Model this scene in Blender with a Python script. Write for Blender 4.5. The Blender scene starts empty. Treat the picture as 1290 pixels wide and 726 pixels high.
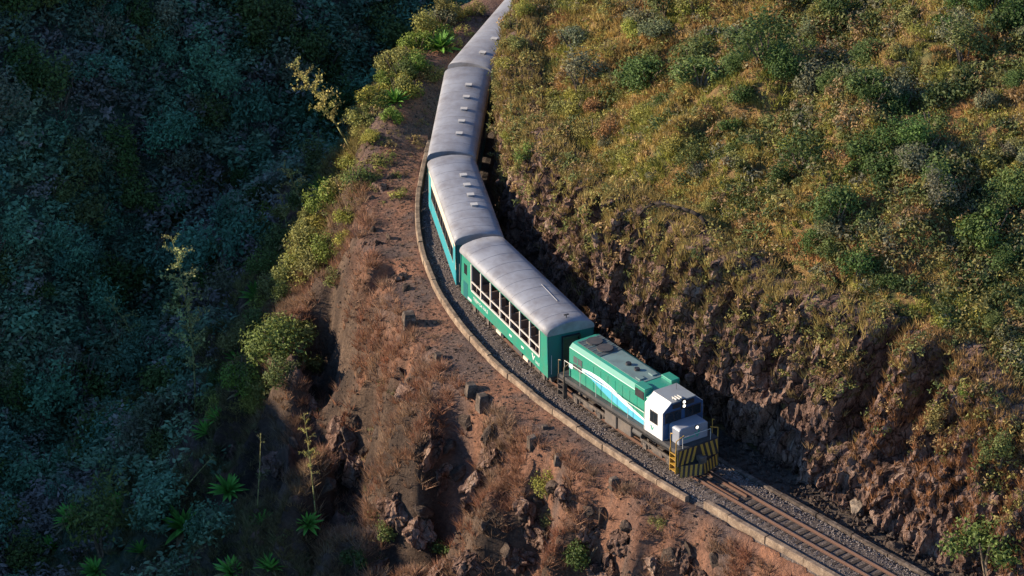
import bpy, math, random
import numpy as np
from mathutils import Vector, Matrix

# ------------------------------------------------------------------ camera, world, sun, exposure
sc = bpy.context.scene
COL = sc.collection
PITCH, DIST, LENS = math.radians(27.0), 300.0, 180.0
cam_d = bpy.data.cameras.new('camera')
cam_d.lens = LENS
cam_d.sensor_width = 36.0
cam_d.clip_start = 1.0
cam_d.clip_end = 3000.0
cam = bpy.data.objects.new('camera', cam_d)
COL.objects.link(cam)
cam.location = (0, -DIST * math.cos(PITCH), DIST * math.sin(PITCH))
cam.rotation_euler = (math.pi / 2 - PITCH, 0, 0)
sc.camera = cam

SUN_EL = math.radians(19.0)
SUN_DIR = Vector((math.cos(SUN_EL), -0.10, -math.sin(SUN_EL))).normalized()   # the way the light travels
world = bpy.data.worlds.new('World')
sc.world = world
world.use_nodes = True
wn = world.node_tree.nodes
wl = world.node_tree.links
wn.clear()
sky = wn.new('ShaderNodeTexSky')
sky.sky_type = 'NISHITA'
sky.sun_disc = False
sky.sun_elevation = SUN_EL
sky.sun_rotation = math.atan2(-SUN_DIR.x, -SUN_DIR.y)
sky.altitude = 900
sky.dust_density = 0.2
sky.ozone_density = 3.0
bgn = wn.new('ShaderNodeBackground')
bgn.inputs['Strength'].default_value = 0.12
won = wn.new('ShaderNodeOutputWorld')
wb = wn.new('ShaderNodeMix'); wb.data_type = 'RGBA'; wb.blend_type = 'MULTIPLY'; wb.inputs[0].default_value = 1.0
wb.inputs[7].default_value = (0.78, 0.97, 1.2, 1)          # tints the sky light bluer, which cools the open shade
wl.new(sky.outputs[0], wb.inputs[6]); wl.new(wb.outputs[2], bgn.inputs[0])
wl.new(bgn.outputs[0], won.inputs[0])

sun_d = bpy.data.lights.new('sun', 'SUN')
sun_d.energy = 5.0
sun_d.angle = math.radians(0.5)
sun_d.color = (1.0, 0.85, 0.66)
sun = bpy.data.objects.new('sun', sun_d)
COL.objects.link(sun)
sun.rotation_euler = SUN_DIR.to_track_quat('-Z', 'Y').to_euler()
sun.location = (-60, 0, 80)

sc.view_settings.view_transform = 'Standard'
sc.view_settings.look = 'None'
sc.view_settings.exposure = 1.18
sc.view_settings.gamma = 1.0
sc.view_settings.use_curve_mapping = False
sc.cycles.max_bounces = 6
sc.cycles.diffuse_bounces = 3
sc.cycles.transmission_bounces = 4
sc.cycles.use_denoising = True

rng = np.random.default_rng(7)
random.seed(7)

# ------------------------------------------------------------------ numpy noise
def _hash(ix, iy, iz, seed):
    h = (ix.astype(np.int64) * 374761393 + iy.astype(np.int64) * 668265263 + iz.astype(np.int64) * 2147483647 + seed * 1274126177) & 0xFFFFFFFF
    h = ((h ^ (h >> 13)) * 1274126177) & 0xFFFFFFFF
    h = ((h ^ (h >> 16)) * 2246822519) & 0xFFFFFFFF
    return ((h ^ (h >> 15)) & 0xFFFFFF) / float(0xFFFFFF)

def noise(x, y, z=None, seed=0):
    x = np.asarray(x, float); y = np.asarray(y, float)
    z = np.zeros_like(x) if z is None else np.asarray(z, float)
    x0, y0, z0 = np.floor(x), np.floor(y), np.floor(z)
    fx, fy, fz = x - x0, y - y0, z - z0
    fx, fy, fz = [f * f * (3 - 2 * f) for f in (fx, fy, fz)]
    r = 0
    for dx in (0, 1):
        for dy in (0, 1):
            for dz in (0, 1):
                w = (fx if dx else 1 - fx) * (fy if dy else 1 - fy) * (fz if dz else 1 - fz)
                r = r + w * _hash(x0 + dx, y0 + dy, z0 + dz, seed)
    return r * 2 - 1

def fbm(x, y, z=None, octv=4, seed=0):
    r = 0; a = 1.0; t = 0
    for i in range(octv):
        k = 2.0 ** i
        r = r + a * noise(np.asarray(x) * k + 17.3 * i, np.asarray(y) * k - 9.1 * i, None if z is None else np.asarray(z) * k, seed + i)
        t += a; a *= 0.5
    return r / t

def cells(a, b, seed=0):
    """jittered cell noise: id hash of nearest cell, offsets to its centre, distance to the border"""
    a = np.asarray(a, float); b = np.asarray(b, float)
    a0, b0 = np.floor(a), np.floor(b)
    best = np.full(a.shape, 1e9); sec = np.full(a.shape, 1e9)
    ida = np.zeros_like(a); idb = np.zeros_like(a); oa = np.zeros_like(a); ob = np.zeros_like(a)
    zz = np.zeros_like(a)
    for da in (-1, 0, 1):
        for db in (-1, 0, 1):
            ca, cb = a0 + da, b0 + db
            pa = ca + 0.1 + 0.8 * _hash(ca, cb, zz, seed); pb = cb + 0.1 + 0.8 * _hash(ca, cb, zz + 5, seed)
            d = np.hypot(a - pa, b - pb)
            m = d < best
            sec = np.where(m, best, np.minimum(sec, d))
            best = np.where(m, d, best)
            ida = np.where(m, ca, ida); idb = np.where(m, cb, idb)
            oa = np.where(m, a - pa, oa); ob = np.where(m, b - pb, ob)
    h1 = _hash(ida, idb, zz + 11, seed); h2 = _hash(ida, idb, zz + 23, seed); h3 = _hash(ida, idb, zz + 31, seed)
    return h1, h2, h3, oa, ob, sec - best

def sstep(a, b, x):
    t = np.clip((np.asarray(x, float) - a) / (b - a), 0, 1)
    return t * t * (3 - 2 * t)

# ------------------------------------------------------------------ mesh helpers
def tag(o, label=None, cat=None, group=None, kind=None):
    if label: o['label'] = label
    if cat: o['category'] = cat
    if group: o['group'] = group
    if kind: o['kind'] = kind
    return o

def new_obj(name, me, parent=None, mats=None):
    o = bpy.data.objects.new(name, me)
    COL.objects.link(o)
    if parent is not None:
        o.parent = parent
    if mats:
        for m in mats: me.materials.append(m)
    return o

def empty(name, loc=(0, 0, 0), rz=0.0):
    o = bpy.data.objects.new(name, None)
    COL.objects.link(o)
    o.location = loc
    o.rotation_euler = (0, 0, rz)
    o.empty_display_size = 0.2
    return o

def np_mesh(name, verts, faces, smooth=False, attr=None):
    """faces: (n,3) or (n,4) int array"""
    verts = np.asarray(verts, np.float32); faces = np.asarray(faces, np.int32)
    me = bpy.data.meshes.new(name)
    n, k = faces.shape
    me.vertices.add(len(verts)); me.vertices.foreach_set('co', verts.ravel())
    me.loops.add(n * k); me.loops.foreach_set('vertex_index', faces.ravel())
    me.polygons.add(n)
    me.polygons.foreach_set('loop_start', np.arange(0, n * k, k, dtype=np.int32))
    me.polygons.foreach_set('loop_total', np.full(n, k, np.int32))
    me.polygons.foreach_set('use_smooth', np.full(n, smooth, bool))
    if attr is not None:
        for an, data in attr.items():
            a = me.attributes.new(an, 'FLOAT_COLOR', 'POINT')
            c = np.ones((len(verts), 4), np.float32); c[:, :3] = data
            a.data.foreach_set('color', c.ravel())
    me.update(calc_edges=True)
    me.validate()
    return me

class MB:
    def __init__(self): self.v = []; self.f = []
    def poly(self, pts):
        b = len(self.v); self.v += [tuple(p) for p in pts]; self.f.append(tuple(range(b, b + len(pts)))); return self
    def box(self, c, s, rot=None):
        cx, cy, cz = c; hx, hy, hz = s[0] / 2, s[1] / 2, s[2] / 2
        b = len(self.v)
        for dx, dy, dz in ((-1,-1,-1),(1,-1,-1),(1,1,-1),(-1,1,-1),(-1,-1,1),(1,-1,1),(1,1,1),(-1,1,1)):
            p = Vector((dx*hx, dy*hy, dz*hz))
            if rot is not None: p = rot @ p
            self.v.append((cx + p.x, cy + p.y, cz + p.z))
        self.f += [tuple(b + i for i in q) for q in ((3,2,1,0),(4,5,6,7),(0,1,5,4),(1,2,6,5),(2,3,7,6),(3,0,4,7))]
        return self
    def bx(self, x0, x1, y0, y1, z0, z1):
        return self.box(((x0+x1)/2, (y0+y1)/2, (z0+z1)/2), (abs(x1-x0), abs(y1-y0), abs(z1-z0)))
    def tube(self, p0, p1, r0, r1=None, n=8, caps=True):
        r1 = r0 if r1 is None else r1
        p0 = Vector(p0); p1 = Vector(p1); d = (p1 - p0)
        if d.length < 1e-6: return self
        q = d.to_track_quat('Z', 'Y'); b = len(self.v)
        for p, r in ((p0, r0), (p1, r1)):
            for i in range(n):
                a = 2 * math.pi * i / n
                w = p + q @ Vector((math.cos(a) * r, math.sin(a) * r, 0)); self.v.append(tuple(w))
        for i in range(n):
            j = (i + 1) % n
            self.f.append((b + i, b + j, b + n + j, b + n + i))
        if caps:
            self.f.append(tuple(b + i for i in reversed(range(n)))); self.f.append(tuple(b + n + i for i in range(n)))
        return self
    def path(self, pts, r0, r1=None, n=6):
        r1 = r0 if r1 is None else r1
        m = len(pts) - 1
        for i in range(m):
            self.tube(pts[i], pts[i+1], r0 + (r1-r0)*i/m, r0 + (r1-r0)*(i+1)/m, n)
        return self
    def extrude(self, prof, x0, x1):
        """prof: list of (y,z) counter-clockwise seen from +x; extruded along x"""
        n = len(prof); b = len(self.v)
        for x in (x0, x1):
            for y, z in prof: self.v.append((x, y, z))
        for i in range(n):
            j = (i + 1) % n
            self.f.append((b + i, b + j, b + n + j, b + n + i))
        self.f.append(tuple(b + i for i in reversed(range(n)))); self.f.append(tuple(b + n + i for i in range(n)))
        return self
    def mesh(self, name, smooth=False):
        me = bpy.data.meshes.new(name); me.from_pydata(self.v, [], self.f); me.update()
        if smooth:
            for p in me.polygons: p.use_smooth = True
        return me
    def build(self, name, mat, parent=None, smooth=False, bevel=0):
        me = self.mesh(name, smooth)
        me.materials.append(mat)
        o = new_obj(name, me, parent)
        if bevel:
            md = o.modifiers.new('bevel', 'BEVEL'); md.width = bevel; md.segments = 2; md.limit_method = 'ANGLE'; md.angle_limit = math.radians(40)
        return o

# ------------------------------------------------------------------ materials
def mat_base(name):
    m = bpy.data.materials.new(name); m.use_nodes = True
    nt = m.node_tree; b = nt.nodes['Principled BSDF']
    return m, nt, b

def N(nt, kind, **kw):
    n = nt.nodes.new(kind)
    for k, v in kw.items():
        if k in n.inputs: n.inputs[k].default_value = v
        else: setattr(n, k, v)
    return n

def ramp(nt, stops):
    r = nt.nodes.new('ShaderNodeValToRGB'); e = r.color_ramp.elements
    while len(e) > 1: e.remove(e[-1])
    for i, (p, c) in enumerate(stops):
        el = e[0] if i == 0 else e.new(p)
        el.position = p; el.color = (*c, 1) if len(c) == 3 else c
    return r

def coords(nt, generated=False):
    if generated:
        return nt.nodes.new('ShaderNodeTexCoord').outputs['Object']
    return nt.nodes.new('ShaderNodeNewGeometry').outputs['Position']

def paint(name, color, rough=0.45, metallic=0.0, dirt=0.25, scale=3.0, bump=0.0, dirtcol=(0.12, 0.085, 0.06), spec=0.5):
    m, nt, b = mat_base(name)
    tc = coords(nt, True)
    n1 = N(nt, 'ShaderNodeTexNoise', Scale=scale, Detail=8.0, Roughness=0.65)
    nt.links.new(tc, n1.inputs['Vector'])
    r = ramp(nt, [(0.42, (0, 0, 0)), (0.75, (1, 1, 1))])
    nt.links.new(n1.outputs['Fac'], r.inputs[0])
    mx = N(nt, 'ShaderNodeMix', data_type='RGBA')
    mx.inputs[6].default_value = (*color, 1); mx.inputs[7].default_value = (*dirtcol, 1)
    mm = N(nt, 'ShaderNodeMath', operation='MULTIPLY'); mm.inputs[1].default_value = dirt
    nt.links.new(r.outputs[0], mm.inputs[0]); nt.links.new(mm.outputs[0], mx.inputs[0])
    nt.links.new(mx.outputs[2], b.inputs['Base Color'])
    b.inputs['Roughness'].default_value = rough; b.inputs['Metallic'].default_value = metallic
    b.inputs['Specular IOR Level'].default_value = spec
    if bump:
        n2 = N(nt, 'ShaderNodeTexNoise', Scale=scale * 12, Detail=6.0)
        nt.links.new(tc, n2.inputs['Vector'])
        bp = N(nt, 'ShaderNodeBump', Strength=bump, Distance=0.03)
        nt.links.new(n2.outputs['Fac'], bp.inputs['Height']); nt.links.new(bp.outputs[0], b.inputs['Normal'])
    return m

def ground_like(name, stops, scale=1.0, rough=0.95, bump=0.6, bdist=0.08, scale2=9.0, tintattr=None, mapscale=(1,1,1)):
    m, nt, b = mat_base(name)
    tc = coords(nt)
    mp = N(nt, 'ShaderNodeMapping'); mp.inputs['Scale'].default_value = mapscale
    nt.links.new(tc, mp.inputs['Vector'])
    n1 = N(nt, 'ShaderNodeTexNoise', Scale=scale, Detail=9.0, Roughness=0.7)
    nt.links.new(mp.outputs[0], n1.inputs['Vector'])
    n2 = N(nt, 'ShaderNodeTexNoise', Scale=scale2, Detail=6.0, Roughness=0.75)
    nt.links.new(mp.outputs[0], n2.inputs['Vector'])
    r = ramp(nt, stops); nt.links.new(n1.outputs['Fac'], r.inputs[0])
    r2 = ramp(nt, [(0.3, (0.45, 0.45, 0.45)), (0.5, (0.95, 0.95, 0.95)), (0.72, (1.6, 1.55, 1.45))]); nt.links.new(n2.outputs['Fac'], r2.inputs[0])
    mx = N(nt, 'ShaderNodeMix', data_type='RGBA', blend_type='MULTIPLY'); mx.inputs[0].default_value = 0.85
    src = r.outputs[0]
    if tintattr:
        at = N(nt, 'ShaderNodeAttribute', attribute_name=tintattr)
        mt = N(nt, 'ShaderNodeMix', data_type='RGBA', blend_type='MULTIPLY'); mt.inputs[0].default_value = 1.0
        nt.links.new(r.outputs[0], mt.inputs[6]); nt.links.new(at.outputs['Color'], mt.inputs[7]); src = mt.outputs[2]
    nt.links.new(src, mx.inputs[6]); nt.links.new(r2.outputs[0], mx.inputs[7])
    nt.links.new(mx.outputs[2], b.inputs['Base Color'])
    b.inputs['Roughness'].default_value = rough; b.inputs['Specular IOR Level'].default_value = 0.15
    ad = N(nt, 'ShaderNodeMath', operation='ADD'); nt.links.new(n1.outputs['Fac'], ad.inputs[0]); nt.links.new(n2.outputs['Fac'], ad.inputs[1])
    bp = N(nt, 'ShaderNodeBump', Strength=bump, Distance=bdist)
    nt.links.new(ad.outputs[0], bp.inputs['Height']); nt.links.new(bp.outputs[0], b.inputs['Normal'])
    return m

def leaf_mat(name, attr=None, transl=0.25, var=0.6):
    m, nt, b = mat_base(name)
    if attr:
        c = N(nt, 'ShaderNodeAttribute', attribute_name=attr).outputs['Color']
    else:
        c = N(nt, 'ShaderNodeObjectInfo').outputs['Color']
    g = nt.nodes.new('ShaderNodeNewGeometry')
    mr = N(nt, 'ShaderNodeMapRange'); mr.inputs[3].default_value = 1 - var; mr.inputs[4].default_value = 1 + var
    nt.links.new(g.outputs['Random Per Island'], mr.inputs[0])
    mx = N(nt, 'ShaderNodeVectorMath', operation='SCALE'); nt.links.new(c, mx.inputs[0]); nt.links.new(mr.outputs[0], mx.inputs['Scale'])
    nt.links.new(mx.outputs[0], b.inputs['Base Color'])
    b.inputs['Roughness'].default_value = 0.65; b.inputs['Specular IOR Level'].default_value = 0.2
    tr = N(nt, 'ShaderNodeBsdfTranslucent'); nt.links.new(mx.outputs[0], tr.inputs['Color'])
    ms = N(nt, 'ShaderNodeMixShader'); ms.inputs[0].default_value = transl
    nt.links.new(b.outputs[0], ms.inputs[1]); nt.links.new(tr.outputs[0], ms.inputs[2])
    nt.links.new(ms.outputs[0], nt.nodes['Material Output'].inputs['Surface'])
    return m

M = {}
M['ground'] = ground_like('ground_earth', [(0.25, (0.55, 0.5, 0.48)), (0.5, (1, 1, 1)), (0.75, (1.35, 1.25, 1.1))], 0.8, bump=0.9, bdist=0.25, scale2=5.0, tintattr='tint')
M['rock'] = ground_like('cliff_rock', [(0.28, (0.02, 0.014, 0.011)), (0.41, (0.10, 0.06, 0.045)), (0.52, (0.225, 0.135, 0.097)), (0.64, (0.36, 0.245, 0.18)), (0.78, (0.42, 0.34, 0.27))], 1.1, bump=1.0, bdist=0.35, scale2=5.0, mapscale=(1, 1, 0.6))
def add_fractures(m, scale=1.7, stretch=(1, 1, 0.42)):
    nt = m.node_tree; b = nt.nodes['Principled BSDF']
    tc = nt.nodes.new('ShaderNodeNewGeometry').outputs['Position']
    mp = N(nt, 'ShaderNodeMapping'); mp.inputs['Scale'].default_value = stretch; mp.inputs['Rotation'].default_value = (0.3, 0.25, 0.4)
    wn_ = N(nt, 'ShaderNodeTexNoise', Scale=1.3, Detail=4.0); nt.links.new(tc, wn_.inputs['Vector'])
    va = N(nt, 'ShaderNodeVectorMath', operation='SCALE'); va.inputs['Scale'].default_value = 0.9; nt.links.new(wn_.outputs['Color'], va.inputs[0])
    ad = N(nt, 'ShaderNodeVectorMath', operation='ADD'); nt.links.new(tc, ad.inputs[0]); nt.links.new(va.outputs[0], ad.inputs[1]); nt.links.new(ad.outputs[0], mp.inputs['Vector'])
    vo = N(nt, 'ShaderNodeTexVoronoi', feature='DISTANCE_TO_EDGE', Scale=scale); nt.links.new(mp.outputs[0], vo.inputs['Vector'])
    r = ramp(nt, [(0.0, (0.25, 0.2, 0.18)), (0.03, (0.7, 0.66, 0.62)), (0.08, (1, 1, 1))]); nt.links.new(vo.outputs['Distance'], r.inputs[0])
    old = b.inputs['Base Color'].links[0].from_socket
    mx = N(nt, 'ShaderNodeMix', data_type='RGBA', blend_type='MULTIPLY'); mx.inputs[0].default_value = 1.0
    nt.links.new(old, mx.inputs[6]); nt.links.new(r.outputs[0], mx.inputs[7]); nt.links.new(mx.outputs[2], b.inputs['Base Color'])
    bp = N(nt, 'ShaderNodeBump', Strength=0.9, Distance=0.25); nt.links.new(r.outputs[0], bp.inputs['Height'])
    nt.links.new(b.inputs['Normal'].links[0].from_socket, bp.inputs['Normal']); nt.links.new(bp.outputs[0], b.inputs['Normal'])
add_fractures(M['rock'])
M['boulder'] = ground_like('boulder_rock', [(0.25, (0.03, 0.023, 0.02)), (0.5, (0.085, 0.06, 0.045)), (0.75, (0.2, 0.145, 0.105))], 2.2, bump=1.0, bdist=0.2)
M['paleboulder'] = ground_like('pale_rock', [(0.3, (0.1, 0.075, 0.052)), (0.5, (0.2, 0.15, 0.105)), (0.72, (0.34, 0.27, 0.195))], 1.4, bump=0.6, bdist=0.1)
M['ballast'] = ground_like('ballast_stone', [(0.3, (0.045, 0.036, 0.031)), (0.5, (0.115, 0.09, 0.075)), (0.7, (0.24, 0.195, 0.165))], 9.0, bump=1.0, bdist=0.08, scale2=22.0)
M['pebble'] = ground_like('ballast_pebble', [(0.3, (0.055, 0.045, 0.04)), (0.5, (0.14, 0.115, 0.1)), (0.7, (0.31, 0.265, 0.235))], 6.0, bump=0.3, bdist=0.02, scale2=20.0)
M['concrete'] = ground_like('weathered_concrete', [(0.3, (0.07, 0.05, 0.038)), (0.5, (0.19, 0.135, 0.092)), (0.7, (0.32, 0.24, 0.165))], 1.6, bump=0.4, bdist=0.03, scale2=14.0)
M['oldpost'] = ground_like('old_stone_post', [(0.3, (0.03, 0.023, 0.018)), (0.5, (0.075, 0.056, 0.043)), (0.7, (0.2, 0.155, 0.12))], 2.5, bump=0.5, bdist=0.05, scale2=14.0)
M['sleeper'] = ground_like('timber_sleeper', [(0.25, (0.02, 0.016, 0.014)), (0.5, (0.05, 0.038, 0.03)), (0.75, (0.1, 0.075, 0.055))], 3.0, bump=0.5, bdist=0.03)
M['rail'] = paint('rusty_rail', (0.12, 0.06, 0.036), 0.6, 0.2, 0.5, 4.0, dirtcol=(0.09, 0.045, 0.03))
M['railhead'] = paint('worn_rail_head', (0.30, 0.20, 0.15), 0.4, 0.5, 0.4, 6.0, dirtcol=(0.2, 0.09, 0.05))
M['leaf'] = leaf_mat('shrub_leaf', None, 0.25, 0.4)
M['leafstuff'] = leaf_mat('scrub_leaf', 'tint', 0.25, 0.22)
M['grass'] = leaf_mat('dry_grass', 'tint', 0.3, 0.45)
M['bark'] = ground_like('bark', [(0.3, (0.06, 0.045, 0.03)), (0.7, (0.2, 0.15, 0.1))], 6.0, bump=0.3, bdist=0.02)
M['stalk'] = ground_like('flower_stalk', [(0.3, (0.16, 0.16, 0.05)), (0.7, (0.28, 0.25, 0.1))], 4.0, bump=0.2, bdist=0.02)
M['deadwood'] = ground_like('dead_wood', [(0.3, (0.012, 0.01, 0.008)), (0.7, (0.045, 0.034, 0.027))], 5.0, bump=0.3, bdist=0.02)
M['green'] = paint('train_green', (0.015, 0.19, 0.122), 0.42, 0, 0.45, 1.2, dirtcol=(0.09, 0.13, 0.09))
M['green_pale'] = paint('hood_green', (0.022, 0.21, 0.135), 0.42, 0, 0.45, 1.2, dirtcol=(0.08, 0.16, 0.11))
M['green_shaded'] = paint('shaded_end_green', (0.008, 0.10, 0.10), 0.45, 0, 0.3, 1.4, dirtcol=(0.03, 0.06, 0.06))  # darker copy of the train green, shade of the coach ends put in
M['teal'] = paint('coach_blue', (0.03, 0.26, 0.29), 0.4, 0, 0.22, 1.2, dirtcol=(0.12, 0.16, 0.16))
M['cream'] = paint('coach_cream', (0.62, 0.52, 0.38), 0.5, 0, 0.3, 1.4, dirtcol=(0.3, 0.22, 0.15))
M['white'] = paint('train_white', (0.62, 0.60, 0.56), 0.5, 0, 0.45, 1.8, dirtcol=(0.34, 0.28, 0.22))
M['whiteframe'] = paint('window_frame_white', (0.52, 0.47, 0.41), 0.5, 0, 0.3, 2.0, dirtcol=(0.3, 0.22, 0.16))
M['wave_white'] = paint('wave_white', (0.62, 0.75, 0.7), 0.4, 0, 0.12, 1.4, dirtcol=(0.3, 0.4, 0.36))
M['wave_blue'] = paint('wave_blue', (0.08, 0.36, 0.46), 0.4, 0, 0.12, 1.4, dirtcol=(0.1, 0.28, 0.3))
M['roof'] = paint('coach_roof', (0.225, 0.225, 0.232), 0.6, 0.0, 0.9, 0.9, bump=0.2, dirtcol=(0.12, 0.105, 0.1))
M['seam'] = paint('roof_seam', (0.2, 0.195, 0.2), 0.6, 0, 0.4, 2.0)
M['loco_roof'] = paint('loco_roof', (0.13, 0.19, 0.17), 0.55, 0, 0.6, 1.3, dirtcol=(0.07, 0.075, 0.07))
M['cab_roof'] = paint('cab_roof', (0.20, 0.215, 0.215), 0.5, 0, 0.4, 1.3, dirtcol=(0.15, 0.13, 0.12))
M['silver'] = paint('nose_silver', (0.20, 0.21, 0.235), 0.45, 0.0, 0.2, 1.6, dirtcol=(0.3, 0.28, 0.26))
M['dark'] = paint('underframe', (0.035, 0.033, 0.032), 0.7, 0, 0.6, 2.0, dirtcol=(0.10, 0.075, 0.055))
M['sill'] = paint('side_sill', (0.04, 0.04, 0.04), 0.6, 0, 0.5, 1.5, dirtcol=(0.13, 0.1, 0.075))
M['truck'] = paint('bogie_steel', (0.045, 0.036, 0.03), 0.75, 0, 0.8, 4.0, dirtcol=(0.2, 0.145, 0.1))
M['tank'] = paint('fuel_tank', (0.085, 0.07, 0.058), 0.7, 0, 0.5, 2.0, dirtcol=(0.22, 0.16, 0.11))
M['yellow'] = paint('warning_yellow', (0.42, 0.23, 0.025), 0.55, 0, 0.6, 3.0)
M['black'] = paint('black_paint', (0.015, 0.015, 0.017), 0.5, 0, 0.2, 3.0)
M['handrail'] = paint('handrail', (0.45, 0.42, 0.36), 0.5, 0, 0.3, 3.0)
M['rust_rail'] = paint('dirty_handrail', (0.20, 0.13, 0.06), 0.6, 0, 0.5, 3.0)
M['blue'] = paint('dark_blue', (0.02, 0.06, 0.13), 0.35, 0, 0.1, 2.0)
M['logo'] = paint('logo_green', (0.02, 0.28, 0.2), 0.4, 0, 0.05, 2.0)
M['logoy'] = paint('logo_yellow', (0.7, 0.45, 0.05), 0.4, 0, 0.05, 2.0)
M['grille'] = paint('grille', (0.045, 0.06, 0.06), 0.7, 0, 0.4, 3.0)
M['interior'] = paint('interior', (0.10, 0.085, 0.07), 0.8, 0, 0.4, 3.0)
M['seat'] = paint('seat_cover', (0.16, 0.11, 0.085), 0.8, 0, 0.4, 3.0)
m, nt, b = mat_base('window_glass')
b.inputs['Base Color'].default_value = (0.012, 0.016, 0.02, 1); b.inputs['Roughness'].default_value = 0.08
M['glass'] = m
m, nt, b = mat_base('headlight_lens')
b.inputs['Base Color'].default_value = (0.9, 0.88, 0.8, 1)
b.inputs['Emission Color'].default_value = (1, 0.9, 0.75, 1); b.inputs['Emission Strength'].default_value = 1.3
M['lamp'] = m

# ------------------------------------------------------------------ track line
TP = np.array([(150, -190), (90, -118), (40, -58), (30, -46), (19.6, -33.5), (15.0, -28.0), (10.7, -22.75), (7.75, -18.95), (5.8, -16.1), (3.95, -13.25),
               (2.2, -10.4), (0.36, -6.95), (-1.8, -1.3), (-3.0, 4.0), (-3.52, 9.3), (-3.5, 13.5), (-3.1, 18.5), (-2.6, 22.3), (-1.5, 26), (-0.1, 30.2), (3.0, 37.5), (8, 46), (16, 56), (30, 70), (60, 96), (130, 150)], float)
def _resample(P, step):
    s = np.concatenate([[0], np.cumsum(np.hypot(*np.diff(P, axis=0).T))])
    t = np.arange(0, s[-1], step)
    return np.stack([np.interp(t, s, P[:, 0]), np.interp(t, s, P[:, 1])], 1)
TR = _resample(TP, 0.25)
k = np.exp(-0.5 * (np.arange(-24, 25) / 9.0) ** 2); k /= k.sum()
pad = np.concatenate([TR[:1] + (TR[:1] - TR[1:25])[::-1], TR, TR[-1:] + (TR[-1:] - TR[-25:-1])[::-1]])
TR = np.stack([np.convolve(pad[:, i], k, 'valid') for i in (0, 1)], 1)
TR = _resample(TR, 0.25)
TS = np.arange(len(TR)) * 0.25
TT = np.gradient(TR, axis=0); TT /= np.linalg.norm(TT, axis=1, keepdims=True)

def track_at(u):
    p = np.array([np.interp(u, TS, TR[:, 0]), np.interp(u, TS, TR[:, 1])])
    t = np.array([np.interp(u, TS, TT[:, 0]), np.interp(u, TS, TT[:, 1])]); t /= np.linalg.norm(t)
    return p, t
def track_off(u, d, z=0.0):
    """d > 0 towards the hill, d < 0 towards the valley"""
    p, t = track_at(u)
    return Vector((p[0] + t[1] * d, p[1] - t[0] * d, z))
def near_u(x, y):
    return TS[np.argmin((TR[:, 0] - x) ** 2 + (TR[:, 1] - y) ** 2)]

def signed(X, Y):
    X = np.asarray(X, float).ravel(); Y = np.asarray(Y, float).ravel()
    D = np.empty(len(X)); U = np.empty(len(X))
    for a in range(0, len(X), 20000):
        x = X[a:a+20000, None]; y = Y[a:a+20000, None]
        q = (x - TR[None, ::2, 0]) ** 2 + (y - TR[None, ::2, 1]) ** 2
        i = np.argmin(q, 1) * 2
        dx = X[a:a+20000] - TR[i, 0]; dy = Y[a:a+20000] - TR[i, 1]
        al = dx * TT[i, 0] + dy * TT[i, 1]
        dd = dx * TT[i, 1] - dy * TT[i, 0]
        far = np.sqrt(q[np.arange(len(i)), i // 2])
        D[a:a+20000] = np.sign(dd) * np.where(far > 12, far, np.abs(dd)); U[a:a+20000] = TS[i] + np.clip(al, -1, 1)
    return D, U

U_TAB = [near_u(x, y) for x, y in TP]
U0 = near_u(10.4, -22.4)                       # front of the locomotive

def by_u(pairs):
    us = [near_u(x, y) for (x, y), _ in pairs]; vs = [v for _, v in pairs]
    o = np.argsort(us); us = np.array(us)[o]; vs = np.array(vs)[o]
    return lambda u: np.interp(u, us, vs)
# width of the earth terrace on the valley side, set-back and height of the cutting on the hill side
W_T = by_u([((40, -58), 2.1), ((19.6, -33.5), 2.1), ((13.5, -26.2), 2.3), ((11.5, -23.7), 3.1), ((9, -20.6), 4.1), ((5.8, -16), 4.7), ((2.2, -10.5), 5.0), ((-1.8, -1.2), 4.9), ((-3.5, 9.3), 5.4), ((-2.8, 22), 6.5), ((3, 37.5), 7.5)])
D_C = by_u([((40, -58), 4.2), ((19.6, -33.5), 4.0), ((14, -26.5), 4.5), ((10.7, -22.7), 4.8), ((2.2, -10.5), 4.3), ((-1.8, -1.3), 3.7), ((-3.5, 9.3), 2.6), ((-2.8, 22), 2.1), ((3, 37.5), 2.3)])
TILT = by_u([((40, -58), 0.5), ((19.6, -33.5), 0.30), ((10.7, -22.7), 0.08), ((-1.8, -1.3), 0.08), ((-3.5, 9.3), 0.12), ((-2.8, 22), 0.02), ((3, 37.5), 0.05)])
H_C = by_u([((40, -58), 6.0), ((24, -39), 7.0), ((19.6, -33.5), 8.5), ((12, -24.5), 10.0), ((2.2, -10.5), 8.8), ((-1.8, -1.3), 7.4), ((-3.5, 9.3), 6.8), ((-3.1, 18), 7.4), ((-2.0, 24.5), 8.6), ((3, 37.5), 9.5)])

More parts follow.
